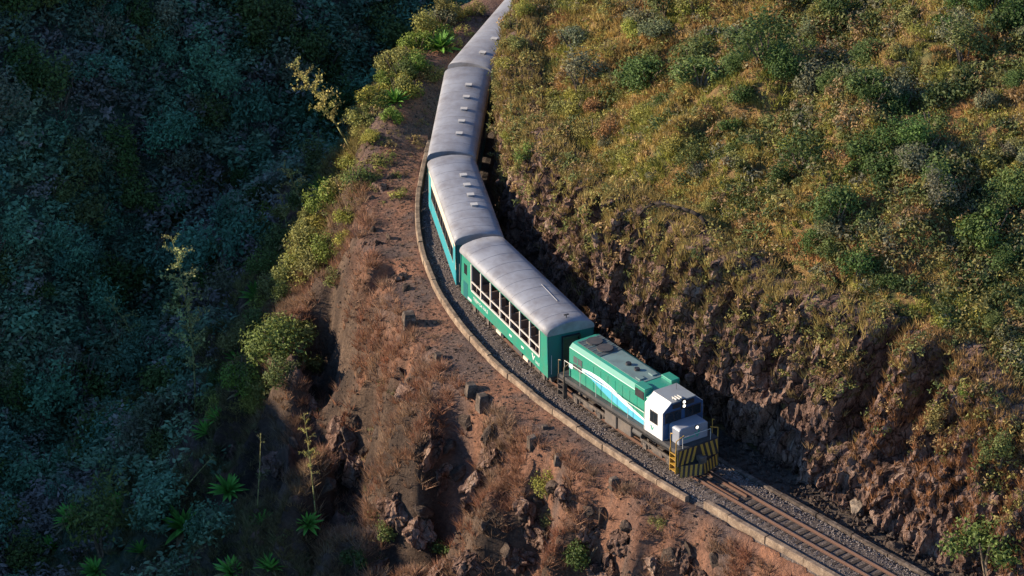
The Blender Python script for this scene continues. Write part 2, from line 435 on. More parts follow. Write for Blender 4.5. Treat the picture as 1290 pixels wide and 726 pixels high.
GULLIES = []      # (x0,y0,x1,y1,width,depth): dry gullies cut into the slope below the terrace
def height(X, Y, detail=True):
    shp = np.shape(X); X = np.asarray(X, float).ravel(); Y = np.asarray(Y, float).ravel()
    d, u = signed(X, Y)
    e = -d
    # valley side: terrace, then a steep broken slope
    w = W_T(u) + 0.9 * fbm(X * 0.35, Y * 0.35, octv=3, seed=3) * sstep(2.2, 4.0, W_T(u))
    q = np.maximum(e - w, 0)
    terr = -0.32 - 0.10 * np.clip(e - 2.3, 0, 4) + 0.10 * fbm(X * 0.9, Y * 0.9, octv=3, seed=5) * sstep(2.4, 3.2, e)
    mound = 1.5 * sstep(near_u(-3.5, 12), near_u(-2.6, 24), u) * np.exp(-((e - 5.2) / 2.4) ** 2)
    terr = terr + mound
    fr_ = 1 - sstep(near_u(4, -13.3), near_u(-0.5, -5), u)
    fall = (1.35 + 0.35 * fr_) * np.minimum(q, 4) + 1.05 * np.clip(q - 4, 0, 14) + 0.75 * np.maximum(q - 18, 0)
    rib = fbm(u * 0.22, e * 0.05, octv=3, seed=21)
    bump = fbm(X * 0.16, Y * 0.16, octv=4, seed=8)
    carve = np.abs(fbm(u * 0.2 + 1.1 * fbm(X * 0.25, Y * 0.25, octv=3, seed=14), e * 0.045, octv=3, seed=15))
    left = terr - fall + sstep(0, 7, q) * (2.0 * rib + 1.5 * bump) - 5.0 * carve * sstep(0.0, 4.5, q) * (1 - 0.6 * sstep(14, 24, q)) + sstep(0.2, 2.5, q) * (0.8 * fbm(X * 0.6, Y * 0.6, octv=3, seed=9) - 4.2 * np.abs(fbm(X * 0.27, Y * 0.27, octv=4, seed=13)))
    for (x0, y0, x1, y1, gw, gd) in GULLIES:
        vx, vy = x1 - x0, y1 - y0; L = math.hypot(vx, vy)
        t = ((X - x0) * vx + (Y - y0) * vy) / L; s = ((X - x0) * vy - (Y - y0) * vx) / L
        s = s + 0.5 * fbm(X * 0.7, Y * 0.7, octv=2, seed=40)
        prof = np.exp(-np.abs(s / (gw * (0.46 + 0.03 * np.clip(t, 0, 8)))) ** 5.0) * sstep(-0.5, 0.6, t) * (1 - 0.85 * sstep(L * 0.6, L * 1.9, t))
        rib_ = np.exp(-np.abs((s - gw * 1.0) / (gw * 0.5)) ** 1.7) * sstep(0.3, 4.0, t) * (1 - sstep(L * 0.8, L * 1.8, t))
        left = left + (0.7 * gd * rib_ * sstep(0.6, 3.0, q) - gd * prof) * sstep(2.6, 3.4, e)
    # the opposite hillside, rising to the left and to the back, beyond the gorge
    F = -27 + 0.7 * (-(X + 30)) + 0.7 * np.where(Y > 14, (Y - 20) + 6 * np.exp(-np.clip(Y - 14, 0, 99) / 6), 0)
    cap = RIDGE + 0.06 * (Y - 12)
    F = -np.logaddexp(-F / 5, -cap / 5) * 5
    F = F + 3.8 * fbm(X * 0.05, Y * 0.05, octv=4, seed=60) + 1.3 * fbm(X * 0.2, Y * 0.2, octv=3, seed=61)
    left = np.logaddexp(np.clip(left, -200, 200) / 2.5, np.clip(F, -200, 200) / 2.5) * 2.5
    left = np.maximum(left, -60)
    # formation below the ballast
    flat = np.full_like(X, -0.55)
    left = np.where(e < 2.15, flat, left)
    # hill side
    dc = D_C(u); hc = H_C(u)
    dt = dc + TILT(u) * hc + 2.4
    r = np.maximum(d - dt, 0)
    hill = hc + 20 * (1 - np.exp(-r * 0.66 / 20)) + sstep(0, 4, r) * (2.6 * fbm(X * 0.15, Y * 0.15, octv=3, seed=30) + 0.8 * fbm(X * 0.5, Y * 0.5, octv=3, seed=31))
    wallpart = -0.5 + (hc + 0.5) * np.clip((d - dt + 0.3) / 0.3, 0, 1)
    right = np.where(d < dt, wallpart, hill)
    right = np.where(d < 2.2, flat, right)
    return np.where(d > 0, right, left).reshape(shp)

RIDGE = 26.5
# ray helper: where a line of sight through a picture point (1290 x 726) meets the ground
FPX = LENS / 36.0 * 1290
_C = np.array(cam.location); _fw = np.array([0, math.cos(PITCH), -math.sin(PITCH)]); _up = np.array([0, math.sin(PITCH), math.cos(PITCH)])
def project(P):
    v = np.asarray(P, float) - _C; w = v @ _fw
    return 645 + FPX * v[..., 0] / w, 363 - FPX * (v @ _up) / w
def hit(px, py, t0=235.0, t1=420.0):
    dr = _fw * FPX + np.array([1., 0, 0]) * (px - 645) + _up * (363 - py); dr /= np.linalg.norm(dr)
    t = np.arange(t0, t1, 0.4); P = _C + dr * t[:, None]
    below = P[:, 2] < height(P[:, 0], P[:, 1])
    i = int(np.argmax(below)) if below.any() else len(t) - 1
    t = np.linspace(t[max(i - 1, 0)], t[i], 12); P = _C + dr * t[:, None]
    below = P[:, 2] < height(P[:, 0], P[:, 1]); i = int(np.argmax(below)); best = P[i]
    if CUT is not None:
        m = np.nonzero(np.hypot(CUT[1] - px, CUT[2] - py) < 5)[0]
        if len(m):
            C_ = CUT[0][m]; w = (C_ - _C) @ _fw; j = int(np.argmin(w))
            if w[j] < (best - _C) @ _fw: best = C_[j]
    return Vector(best)
CUT = None
def hz(x, y):
    return float(height(np.array([x]), np.array([y]))[0])

for (a, b_, gw, gd) in [((598, 505), (560, 640), 3.6, 6.0), ((455, 492), (430, 590), 2.4, 3.6), ((700, 592), (640, 726), 3.0, 4.6), ((775, 628), (740, 740), 3.2, 4.2),
                        ((510, 465), (480, 540), 1.6, 2.4), ((395, 400), (420, 470), 2.4, 2.0), ((520, 610), (490, 690), 2.6, 3.6), ((500, 340), (450, 400), 1.4, 1.4), ((880, 655), (850, 760), 2.2, 2.0)]:
    A = hit(*a); B = hit(*b_)
    GULLIES.append((A.x, A.y, B.x, B.y, gw, gd))

# ------------------------------------------------------------------ ground sheet
def axis(fine0, fine1, step, lo, hi):
    c = []; x = fine0; s = step
    while x > lo: s *= 1.25; s = min(s, 14); x -= s; c.append(x)
    f = list(np.arange(fine0, fine1, step)); x = f[-1]; s = step; r = []
    while x < hi: s *= 1.25; s = min(s, 14); x += s; r.append(x)
    return np.array(c[::-1] + f + r)
gx = axis(-35, 36, 0.27, -420, 420); gy = axis(-46, 30, 0.27, -420, 520)
GX, GY = np.meshgrid(gx, gy)
GZ = height(GX, GY)
gd, gu = signed(GX, GY)
nx, ny = len(gx), len(gy)
idx = np.arange(nx * ny).reshape(ny, nx)
quads = np.stack([idx[:-1, :-1], idx[:-1, 1:], idx[1:, 1:], idx[1:, :-1]], -1).reshape(-1, 4)
gzx = np.gradient(GZ, axis=1) / np.gradient(GX, axis=1); gzy = np.gradient(GZ, axis=0) / np.gradient(GY, axis=0)
slope = np.hypot(gzx, gzy).ravel()
n_a = fbm(GX.ravel() * 0.25, GY.ravel() * 0.25, octv=4, seed=70); n_b = fbm(GX.ravel() * 0.7, GY.ravel() * 0.7, octv=4, seed=71)
def mixc(a, b, t): return np.asarray(a) * (1 - t[:, None]) + np.asarray(b) * t[:, None]
X1 = GX.ravel(); Y1 = GY.ravel(); Z1 = GZ.ravel()
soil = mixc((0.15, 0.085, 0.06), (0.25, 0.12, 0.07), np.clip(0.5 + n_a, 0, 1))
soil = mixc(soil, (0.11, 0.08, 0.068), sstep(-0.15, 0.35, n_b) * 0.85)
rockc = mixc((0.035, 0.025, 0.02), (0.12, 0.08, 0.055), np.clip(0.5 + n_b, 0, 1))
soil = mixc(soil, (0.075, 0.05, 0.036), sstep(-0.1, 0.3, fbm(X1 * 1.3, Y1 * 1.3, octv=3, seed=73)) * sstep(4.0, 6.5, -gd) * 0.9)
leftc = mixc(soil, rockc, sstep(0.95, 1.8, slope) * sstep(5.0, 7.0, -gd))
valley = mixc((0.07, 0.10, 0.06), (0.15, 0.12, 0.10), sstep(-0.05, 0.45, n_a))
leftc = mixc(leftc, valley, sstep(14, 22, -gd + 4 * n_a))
hillc = mixc((0.17, 0.125, 0.05), (0.24, 0.13, 0.055), np.clip(0.5 + n_a, 0, 1))
hillc = mixc(hillc, (0.075, 0.08, 0.03), sstep(0.0, 0.4, n_b))
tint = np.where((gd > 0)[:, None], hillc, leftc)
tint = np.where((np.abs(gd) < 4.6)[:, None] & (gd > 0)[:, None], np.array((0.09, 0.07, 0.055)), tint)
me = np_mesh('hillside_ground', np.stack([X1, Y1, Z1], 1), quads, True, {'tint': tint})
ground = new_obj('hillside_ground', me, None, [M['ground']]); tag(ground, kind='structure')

# ------------------------------------------------------------------ rock cutting beside the track
uu = np.arange(near_u(36, -53), near_u(6, 43), 0.12)
vv = np.linspace(0, 1.22, 120)
UU, VV = np.meshgrid(uu, vv)
hc = H_C(UU) * (1 + 0.10 * fbm(UU * 0.15, UU * 0 + 3, octv=3, seed=80)); dc = D_C(UU)
ZZ = np.where(VV < 1, -0.6 + (hc + 0.6) * VV, hc + (VV - 1) * 4.5)
DD = dc + TILT(UU) * np.maximum(ZZ, 0) + np.where(VV > 1, (VV - 1) * 18, 0)
rough = sstep(near_u(-3, 16), near_u(-2, 0), UU) * 0 + 1 - 0.7 * sstep(near_u(-2, 0), near_u(-3.5, 12), UU)
big = fbm(UU * 0.17, ZZ * 0.08, octv=3, seed=81) * 1.1 * sstep(0.02, 0.3, VV) * rough
warp = 0.35 * fbm(UU * 0.6, ZZ * 0.4, octv=2, seed=83)
h1, h2, h3, oa, ob, bd = cells(UU / 0.95 + 0.22 * ZZ + warp, ZZ / 2.6 + 0.1 * UU, 5)
g1, g2, g3, pa_, pb_, be = cells(UU / 0.46 + 0.30 * ZZ + warp * 2, ZZ / 1.15 - 0.12 * UU, 9)
k1, k2_, k3_, qa_, qb_, bf = cells(UU / 0.24 - 0.2 * ZZ, ZZ / 0.5 + 0.2 * UU, 13)
blk = (h1 - 0.5) * 1.25 + (h2 - 0.5) * 1.0 * oa + (h3 - 0.35) * 0.9 * ob + 0.25 * (1 - sstep(0, 0.05, bd))
blk2 = (g1 - 0.5) * 0.62 + (g2 - 0.5) * 0.6 * pa_ + (g3 - 0.35) * 0.5 * pb_ + 0.12 * (1 - sstep(0, 0.06, be)) + (k1 - 0.5) * 0.2 + (k2_ - 0.5) * 0.2 * qa_
fade = 1 - sstep(1.0, 1.15, VV)
off = (big + (blk * 0.62 + blk2 * 0.85) * rough) * np.maximum(fade, 0.15) + 0.05 * fbm(UU * 2.6, ZZ * 2.6, octv=3, seed=82)
notch = near_u(*np.array(hit(1075, 600))[:2])
for (nu, nw, ndp, z0, z1) in [(notch - 1.3, 0.85, 2.4, 1.8, 12), (notch - 5.0, 1.0, 1.8, 2.0, 12), (notch + 5.5, 0.6, 0.9, 2, 9)]:
    off = off + ndp * np.exp(-((UU - nu + 0.25 * (ZZ - 4)) / nw) ** 4) * sstep(z0, z0 + 1.2, ZZ) * (1 - sstep(z1 - 4, z1, ZZ))
back = 0 * UU             # beyond the locomotive the cutting lies back and breaks up
DD = DD + off + back * 0.18 * np.maximum(ZZ, 0)
DD = np.maximum(DD, np.where(ZZ < 5, 2.3, 1.7))
ZZ = ZZ - 1.8 * sstep(1.08, 1.22, VV)
ZZ = ZZ + 0.25 * (h3 - 0.5) * fade * sstep(0.05, 0.2, VV)
pu = np.interp(UU, TS, TR[:, 0]); pv = np.interp(UU, TS, TR[:, 1]); tu = np.interp(UU, TS, TT[:, 0]); tv = np.interp(UU, TS, TT[:, 1])
CX = pu + tv * DD; CY = pv - tu * DD
n2, n1 = UU.shape
idx = np.arange(n1 * n2).reshape(n2, n1)
cq = np.stack([idx[:-1, :-1], idx[1:, :-1], idx[1:, 1:], idx[:-1, 1:]], -1).reshape(-1, 4)
me = np_mesh('rock_cutting', np.stack([CX.ravel(), CY.ravel(), ZZ.ravel()], 1), cq, False)
_cp = np.stack([CX.ravel(), CY.ravel(), ZZ.ravel()], 1)
CUT = (_cp, *project(_cp))
cutting = new_obj('rock_cutting', me, None, [M['rock']]); tag(cutting, kind='structure')

def rock_mesh(name, seed, flat=0.7, sub=2):
    r = random.Random(seed)
    import bmesh
    bm = bmesh.new(); bmesh.ops.create_icosphere(bm, subdivisions=sub, radius=1.0)
    off = Vector((r.random() * 50, r.random() * 50, 0))
    planes = [(Vector((r.uniform(-1, 1), r.uniform(-1, 1), r.uniform(-1, 1))).normalized(), r.uniform(0.45, 0.8)) for _ in range(9)]
    for v in bm.verts:
        for n, dd in planes:
            s = v.co.dot(n)
            if s > dd: v.co -= n * (s - dd)
        v.co *= 1 + r.uniform(-0.05, 0.05) + (0.22 * float(fbm(np.array([v.co.x * 1.7 + off.x]), np.array([v.co.y * 1.7 + off.y]), np.array([v.co.z * 1.7]), 3, seed)[0]) if sub > 2 else 0); v.co.z *= flat
    bmesh.ops.remove_doubles(bm, verts=bm.verts, dist=0.14 if sub < 3 else 0.03)
    me = bpy.data.meshes.new(name); bm.to_mesh(me); bm.free()
    return me
ROCKS = [rock_mesh('rock', 100 + i) for i in range(8)]
for me in ROCKS: me.materials.append(M['rock'])
PALE = [rock_mesh('pale_rock', 140 + i, 0.8, 3) for i in range(3)]
for me in PALE: me.materials.append(M['paleboulder'])
BOULD = [rock_mesh('boulder', 120 + i, 0.7, 3) for i in range(4)]
for me in BOULD: me.materials.append(M['boulder'])
cnt = 0
while cnt < 150:                                # single blocks standing out of the face
    j = int(rng.integers(0, n1)); i = int(rng.integers(5, 96))
    P = np.array([CX[i, j], CY[i, j], ZZ[i, j]]); px, py = project(P)
    if not (600 < px < 1290 and 60 < py < 726): continue
    o = new_obj('rock', ROCKS[cnt % 8], cutting); o.location = P
    s = float(rng.uniform(0.18, 0.42)); o.scale = (s * rng.uniform(0.7, 1.1), s * rng.uniform(0.7, 1.1), s * rng.uniform(1.1, 2.2)); o.rotation_euler = (rng.uniform(-.35, .35), rng.uniform(-.35, .35), rng.uniform(0, 6.28)); cnt += 1

# ------------------------------------------------------------------ ballast, rails, sleepers, kerbs
def strip(u0, u1, step, prof, name, mat, parent=None, kind=None, smooth=False, jitter=0.0, caps=True):
    us = np.arange(u0, u1 + 1e-6, step); n = len(prof); V = []
    for u in us:
        for d, z in prof:
            V.append(track_off(u, d, z + (random.uniform(-jitter, jitter) if jitter else 0)))
    Fc = []
    for i in range(len(us) - 1):
        for j in range(n if caps else n - 1):
            k2 = (j + 1) % n; Fc.append((i*n + j, i*n + k2, (i+1)*n + k2, (i+1)*n + j))
    if caps:
        Fc.append(tuple(reversed(range(n)))); Fc.append(tuple((len(us)-1)*n + j for j in range(n)))
    me = bpy.data.meshes.new(name); me.from_pydata([tuple(v) for v in V], [], Fc); me.update()
    if smooth:
        for p in me.polygons: p.use_smooth = True
    o = new_obj(name, me, parent, [mat])
    if kind: o['kind'] = kind
    return o
UA, UB = near_u(40, -58), near_u(8, 46)
strip(UA, UB, 0.3, [(-2.12, -0.52), (-1.95, -0.30), (-1.45, -0.20), (-0.9, -0.17), (0, -0.19), (0.9, -0.17), (1.5, -0.22), (1.8, -0.30), (1.9, -0.5)], 'ballast_bed', M['ballast'], kind='structure', jitter=0.02, caps=False)
track = empty('railway_track', track_off(U0, 0)); tag(track, kind='structure')
bpy.context.view_layer.update()
def child_of(o, root):
    o.parent = root; o.matrix_parent_inverse = Matrix.Translation(-Vector(root.location))
RP = [(-0.055, -0.14), (-0.055, -0.125), (-0.011, -0.105), (-0.011, -0.045), (-0.034, -0.032), (-0.034, -0.004), (0.034, -0.004), (0.034, -0.032), (0.011, -0.045), (0.011, -0.105), (0.055, -0.125), (0.055, -0.14)]
for s in (-0.535, 0.535):
    o = strip(UA, UB, 0.8, [(s + a * 1.35, b_ ) for a, b_ in RP], 'rail', M['rail']); child_of(o, track)
    o2 = strip(UA, UB, 0.8, [(s - 0.036, -0.006), (s - 0.036, 0.0), (s + 0.036, 0.0), (s + 0.036, -0.006)], 'rail_head', M['railhead']); child_of(o2, track)
for s in (-0.30, 0.30):
    o = strip(U0 - 3.2, U0 + 14, 0.8, [(s + a, b_) for a, b_ in RP], 'guard_rail', M['rail']); child_of(o, track)
slm = MB().box((0, 0, -0.235), (0.21, 1.95, 0.17)).mesh('sleeper'); slm.materials.append(M['sleeper'])
u = UA
while u < UB:
    p, t = track_at(u)
    o = new_obj('sleeper', slm, None); o.location = (p[0], p[1], random.uniform(-0.012, 0.006)); o.rotation_euler = (0, 0, math.atan2(t[1], t[0]) + random.uniform(-0.02, 0.02)); o.scale = (random.uniform(0.9, 1.1), random.uniform(0.97, 1.04), 1)
    child_of(o, track); u += 0.58
# loose stones of the ballast
def merge(proto_v, proto_f, P, S, R, rnd_tilt=0.0, tint=None):
    m = len(P); n = len(proto_v)
    c, s = np.cos(R), np.sin(R)
    v = proto_v[None] * S[:, None, :] if S.ndim == 2 else proto_v[None] * S[:, None, None]
    if rnd_tilt:
        ta = rng.normal(0, rnd_tilt, m); tb = rng.normal(0, rnd_tilt, m)
        z = v[..., 2]; v = np.stack([v[..., 0] + z * ta[:, None], v[..., 1] + z * tb[:, None], z], -1)
    x = v[..., 0] * c[:, None] - v[..., 1] * s[:, None]; y = v[..., 0] * s[:, None] + v[..., 1] * c[:, None]
    V = np.stack([x, y, v[..., 2]], -1) + P[:, None, :]
    Fc = proto_f[None] + (np.arange(m) * n)[:, None, None]
    T = None if tint is None else np.repeat(tint, n, 0)
    return V.reshape(-1, 3), Fc.reshape(-1, proto_f.shape[1]), T
octv = np.array([(1, 0, 0), (-1, 0, 0), (0, 1, 0), (0, -1, 0), (0, 0, 1), (0, 0, -1)], float); octf = np.array([(0, 2, 4), (2, 1, 4), (1, 3, 4), (3, 0, 4), (2, 0, 5), (1, 2, 5), (3, 1, 5), (0, 3, 5)])
m_ = 9000
us = rng.uniform(U0 - 26, U0 + 40, m_); ds = rng.choice([-1, 1], m_) * rng.uniform(0.62, 1.9, m_)
P = np.array([track_off(a, min(d_, 1.75), -0.19 - 0.05 * max(abs(d_) - 1, 0)) for a, d_ in zip(us, ds)])
V, Fc, _ = merge(octv, octf, P, rng.uniform(0.035, 0.085, (m_, 3)), rng.uniform(0, 6.28, m_), 0.5)
o = new_obj('ballast_stones', np_mesh('ballast_stones', V, Fc), None, [M['pebble']]); tag(o, 'loose grey ballast stones beside the rails', 'gravel', kind='stuff')

def slabs(root_name, u0, u1, seg, prof, mat, label, cat, part='slab', gap=0.03, step=0.5):
    root = empty(root_name, track_off((u0 + u1) / 2, prof[0][0], -0.3)); tag(root, label, cat)
    u = u0
    while u < u1 - 0.2:
        e_ = min(u + seg, u1)
        dz = random.uniform(-0.05, 0.02); dd = random.uniform(-0.03, 0.03)
        o = strip(u + gap, e_ - gap, max((e_ - u - 2*gap) / 4.001, 0.05), [(a + dd, b_ + dz) for a, b_ in prof], part, mat); child_of(o, root)
        u = e_
    return root
uk = near_u(*np.array(hit(880, 632))[:2])
slabs('concrete_kerb', uk, near_u(-2.9, 20), 2.4, [(-2.40, -0.6), (-2.38, 0.0), (-2.34, 0.03), (-2.13, 0.03), (-2.09, 0.0), (-2.09, -0.6)], M['concrete'], 'long tan concrete kerb curving along the valley side of the track', 'kerb')
slabs('retaining_wall', UA, uk - 1.0, 3.0, [(-2.15, -2.6), (-2.02, 0.0), (-1.98, 0.03), (-1.72, 0.03), (-1.68, 0.0), (-1.68, -2.6)], M['concrete'], 'low concrete retaining wall below the rails in front of the locomotive', 'wall')
slabs('drain_kerb', UA, near_u(-2, 0), 2.8, [(1.86, -0.6), (1.86, -0.10), (1.89, -0.07), (2.09, -0.07), (2.12, -0.10), (2.12, -0.6)], M['oldpost'], 'grey concrete drain kerb between the track and the rock face', 'kerb')

# ------------------------------------------------------------------ train
def place(root, uc, half):
    a = track_off(uc - half, 0); b_ = track_off(uc + half, 0)     # a = front
    root.location = (a + b_) / 2; d = a - b_
    root.rotation_euler = (0, 0, math.atan2(d.y, d.x))

def wheel_mesh():
    m = MB(); m.tube((0, -0.06, 0), (0, 0.06, 0), 0.42, n=20); m.tube((0, -0.085, 0), (0, 0.085, 0), 0.16, n=12); return m
def bogie(root, x, wb=2.1, name='bogie', springs=True):
    e_ = MB()
    for s in (-1, 1):
        y = s * 0.98
        e_.box((x, y, 0.62), (wb + 1.0, 0.12, 0.20)); e_.box((x, y, 0.46), (wb * 0.42, 0.14, 0.26))
        for xx in (-wb/2, wb/2):
            e_.box((x + xx, y + s*0.05, 0.43), (0.34, 0.16, 0.34))
            if springs:
                e_.tube((x + xx + 0.32, y, 0.36), (x + xx + 0.32, y, 0.66), 0.09, n=8); e_.tube((x + xx - 0.32, y, 0.36), (x + xx - 0.32, y, 0.66), 0.09, n=8)
    e_.box((x, 0, 0.6), (0.5, 1.7, 0.2))
    fr = e_.build(name, M['truck'], root, bevel=0.02)
    for xx in (-wb/2, wb/2):
        for s in (-1, 1):
            o = new_obj('wheel', WHEEL, fr); o.location = (x + xx, s * 0.57, 0.43)
        MB().tube((x + xx, -0.6, 0.43), (x + xx, 0.6, 0.43), 0.07, n=8).build('axle', M['dark'], fr)
WHEEL = wheel_mesh().mesh('wheel'); WHEEL.materials.append(M['truck'])

def vee(o_name, parent, x, y, z, s, side, m1, m2=None):
    """small V-shaped emblem on a side wall (side = -1 near side) or front (side = 0)"""
    pl = [((-0.5, 0.5), (-0.15, 0.5), (0.08, -0.2), (0.0, -0.5)), ((0.08, -0.2), (0.2, 0.25), (0.55, 0.42), (0.0, -0.5))]
    for i, (q, mm) in enumerate(zip(pl, (m1, m2 or m1))):
        mb = MB()
        if side == 0: mb.poly([(x, y - a * s, z + c * s) for a, c in q][::-1]); 
        else: mb.poly([(x + a * s, y, z + c * s) for a, c in q])
        mb.build(o_name, mm, parent)

def hood_z(f): return 1.76 + f * 1.86

def make_loco():
    root = empty('diesel_locomotive')
    tag(root, 'green and white diesel locomotive with striped cowcatcher hauling the train', 'locomotive')
    W = 1.4
    # underframe
    fr = MB().bx(-5.6, 5.5, -W, W, 1.38, 1.54).bx(-5.6, 5.5, -W, -W + 0.06, 1.38, 1.74).bx(-5.6, 5.5, W - 0.06, W, 1.38, 1.74).bx(-5.6, 5.45, -W + .06, W - .06, 1.68, 1.74)
    fr.build('underframe', M['sill'], root)
    bogie(root, -3.3, 2.2); bogie(root, 3.2, 2.2)
    t = MB(); t.bx(-1.45, -0.35, -1.25, 1.25, 0.42, 1.34); t.build('fuel_tank', M['tank'], root, bevel=0.06)
    t = MB(); t.bx(-0.25, 1.0, -1.22, 1.22, 0.5, 1.34); t.build('fuel_tank', M['tank'], root, bevel=0.06)
    t = MB(); t.tube((1.15, -1.05, 1.0), (1.95, -1.05, 1.0), 0.2, n=12); t.build('air_reservoir', M['dark'], root, smooth=False)
    # long hood
    hw = 1.13; ch = 0.22
    prof = [(-hw, 1.74), (hw, 1.74), (hw, 3.55), (hw - ch, 3.78), (hw - ch - 0.25, 3.84), (-hw + ch + 0.25, 3.84), (-hw + ch, 3.78), (-hw, 3.55)]
    hood = MB().extrude(prof, -5.0, 2.45).build('long_hood', M['green_pale'], root, bevel=0.03)
    MB().bx(-4.75, 1.2, -0.72, 0.72, 3.842, 3.865).build('roof_walk', M['loco_roof'], hood)
    # radiator opening with fans at the rear
    MB().bx(-4.7, -2.6, -0.78, 0.78, 3.87, 3.90).build('radiator_screen', M['grille'], hood)
    for x in (-4.15, -3.15):
        f = MB().tube((x, 0, 3.90), (x, 0, 3.99), 0.46, n=20); f.build('fan', M['dark'], hood)
    for i in range(5):
        MB().bx(-4.62 + i * 0.42, -4.58 + i * 0.42, -0.76, 0.76, 3.902, 3.92).build('screen_bar', M['loco_roof'], hood)
    for x in (-0.95, -0.15):
        MB().tube((x, 0, 3.866), (x, 0, 4.0), 0.17, 0.15, n=14).build('exhaust', M['black'], hood)
    # hood doors (near and far side), each a thin raised panel, with rivet line
    for s in (-1, 1):
        y = s * (hw + 0.006)
        for i in range(8):
            x0 = -3.3 + i * 0.68
            MB().bx(x0, x0 + 0.64, y - 0.008, y + 0.008, 1.84, 3.34).build('hood_door', M['green_pale'], hood)
        g = MB().bx(-4.55, -3.75, y - 0.02, y + 0.02, 2.4, 3.2).build('radiator_shutter', M['grille'], hood)
        for i in range(1, 2):
            MB().bx(-4.17, -4.12, y + s*0.015, y + s*0.03, 2.4, 3.2).build('bar', M['green_pale'], g)
        MB().bx(-4.55, -3.75, y + s*0.015, y + s*0.03, 2.77, 2.83).build('bar', M['green_pale'], g)
        # wave: white crest with a blue body below it
        xs = np.linspace(-4.98, 2.4, 44)
        def crest(x): return np.interp(x, [-5, -4.4, -3.6, -2.9, -2.0, -1.0, 0.3, 1.2, 2.4], [0.44, 0.47, 0.55, 0.61, 0.62, 0.56, 0.41, 0.30, 0.19])
        def under(x): return np.interp(x, [-5, -4.4, -3.6, -2.9, -2.0, -1.0, 0.3, 1.2, 2.4], [0.28, 0.32, 0.44, 0.49, 0.47, 0.39, 0.26, 0.20, 0.13])
        def foot(x): return np.interp(x, [-5, -4.4, -3.6, -2.9, -2.0, -1.0, 0.3, 1.2, 2.4], [0.28, 0.32, 0.43, 0.38, 0.24, 0.11, 0.03, 0.0, 0.0])
        yw = s * (hw + 0.019)
        for nm, a, b_, mm in (('wave_crest', crest, under, 'wave_white'), ('wave_body', under, foot, 'wave_blue')):
            for part_ in (0, 1):
              mb = MB()
              for x0, x1 in zip(xs[:-1], xs[1:]):
                if ((x0 + x1) / 2 < -4.57) != (part_ == 0) or -4.57 < (x0 + x1) / 2 < -3.73: continue
                q = [(x0, yw, hood_z(b_(x0))), (x1, yw, hood_z(b_(x1))), (x1, yw, hood_z(a(x1))), (x0, yw, hood_z(a(x0)))]
                mb.poly(q if s < 0 else q[::-1])
              mb.build(nm, M[mm], hood)
        # intake boxes on the shoulders behind the cab
        bxs = MB().bx(1.25, 2.2, s * 0.62, s * 1.19, 3.3, 4.02).build('intake_box', M['green_pale'], root, bevel=0.03)
        MB().bx(1.32, 2.13, s * 1.192, s * 1.215, 3.34, 3.82).build('intake_grille', M['black'], bxs)
        MB().bx(0.55, 0.95, s*0.25, s*0.62, 3.845, 3.93).build('hatch', M['loco_roof'], hood, bevel=0.015)
    # cab: sides with slanted shoulders
    cp = [(-1.38, 1.56), (1.38, 1.56), (1.38, 3.42), (0.78, 3.93), (-0.78, 3.93), (-1.38, 3.42)]
    cab = MB().extrude(cp, 2.45, 4.1).build('cab', M['white'], root, bevel=0.02)
    MB().poly([(2.43, -0.80, 3.945), (4.18, -0.80, 3.945), (4.18, 0.80, 3.945), (2.43, 0.80, 3.945)]).poly([(2.43, -0.80, 3.945), (2.43, 0.80, 3.945), (2.43, 0.80, 3.90), (2.43, -0.80, 3.90)]).poly([(4.18, 0.8, 3.945), (4.18, -.8, 3.945), (4.18, -.8, 3.89), (4.18, .8, 3.89)]).build('cab_roof', M['cab_roof'], cab)
    MB().poly([(4.106, -1.36, 1.76), (4.106, 1.36, 1.76), (4.106, 1.36, 3.41), (4.106, 0.77, 3.9), (4.106, -0.77, 3.9), (4.106, -1.36, 3.41)]).build('cab_front', M['blue'], cab)
    for s in (-1, 1):
        w_ = MB().bx(2.95, 3.65, s * 1.378, s * 1.40, 2.5, 3.22).build('side_window', M['black'], cab)
        for x0, x1 in ((3.0, 3.28), (3.32, 3.6)):
            MB().bx(x0, x1, s * 1.40, s * 1.407, 2.56, 3.16).build('pane', M['glass'], w_)
        f_ = MB().bx(4.106, 4.125, s * 0.12, s * 1.22, 2.72, 3.36).build('windscreen', M['black'], cab)
        MB().bx(4.126, 4.132, s * 0.18, s * 0.6, 2.78, 3.30).build('pane', M['glass'], f_)
        MB().bx(4.126, 4.132, s * 0.68, s * 1.16, 2.78, 3.30).build('pane', M['glass'], f_)
        MB().bx(4.106, 4.15, s * 0.22, s * 0.72, 3.52, 3.78).build('number_board', M['black'], cab)
        MB().tube((4.15, s*0.66, 2.8), (4.15, s*0.4, 3.2), 0.012, n=5).build('wiper', M['black'], cab)
    vee('emblem', cab, 3.15, -1.392, 2.12, 0.32, -1, M['logo'], M['logo'])
    hl = MB().bx(4.12, 4.2, -0.15, 0.15, 3.38, 3.95).build('headlight_housing', M['black'], cab, bevel=0.02)
    for z in (3.54, 3.79):
        MB().tube((4.2, 0, z), (4.225, 0, z), 0.085, n=16).build('headlight', M['lamp'], hl)
    h = MB()
    for dy in (-0.16, 0.02, 0.2):
        h.tube((3.7, -0.3 + dy, 4.02), (4.2 - abs(dy)*0.4, -0.3 + dy, 4.02), 0.025, 0.06, n=10)
    h.bx(3.75, 3.85, -0.5, -0.05, 3.945, 4.0); h.build('air_horn', M['handrail'], cab)
    MB().tube((3.0, 0.35, 3.94), (3.0, 0.35, 4.35), 0.012, n=6).build('antenna', M['dark'], cab)
    # low nose
    np_ = [(-0.98, 1.74), (0.98, 1.74), (0.98, 2.62), (0.86, 2.74), (-0.86, 2.74), (-0.98, 2.62)]
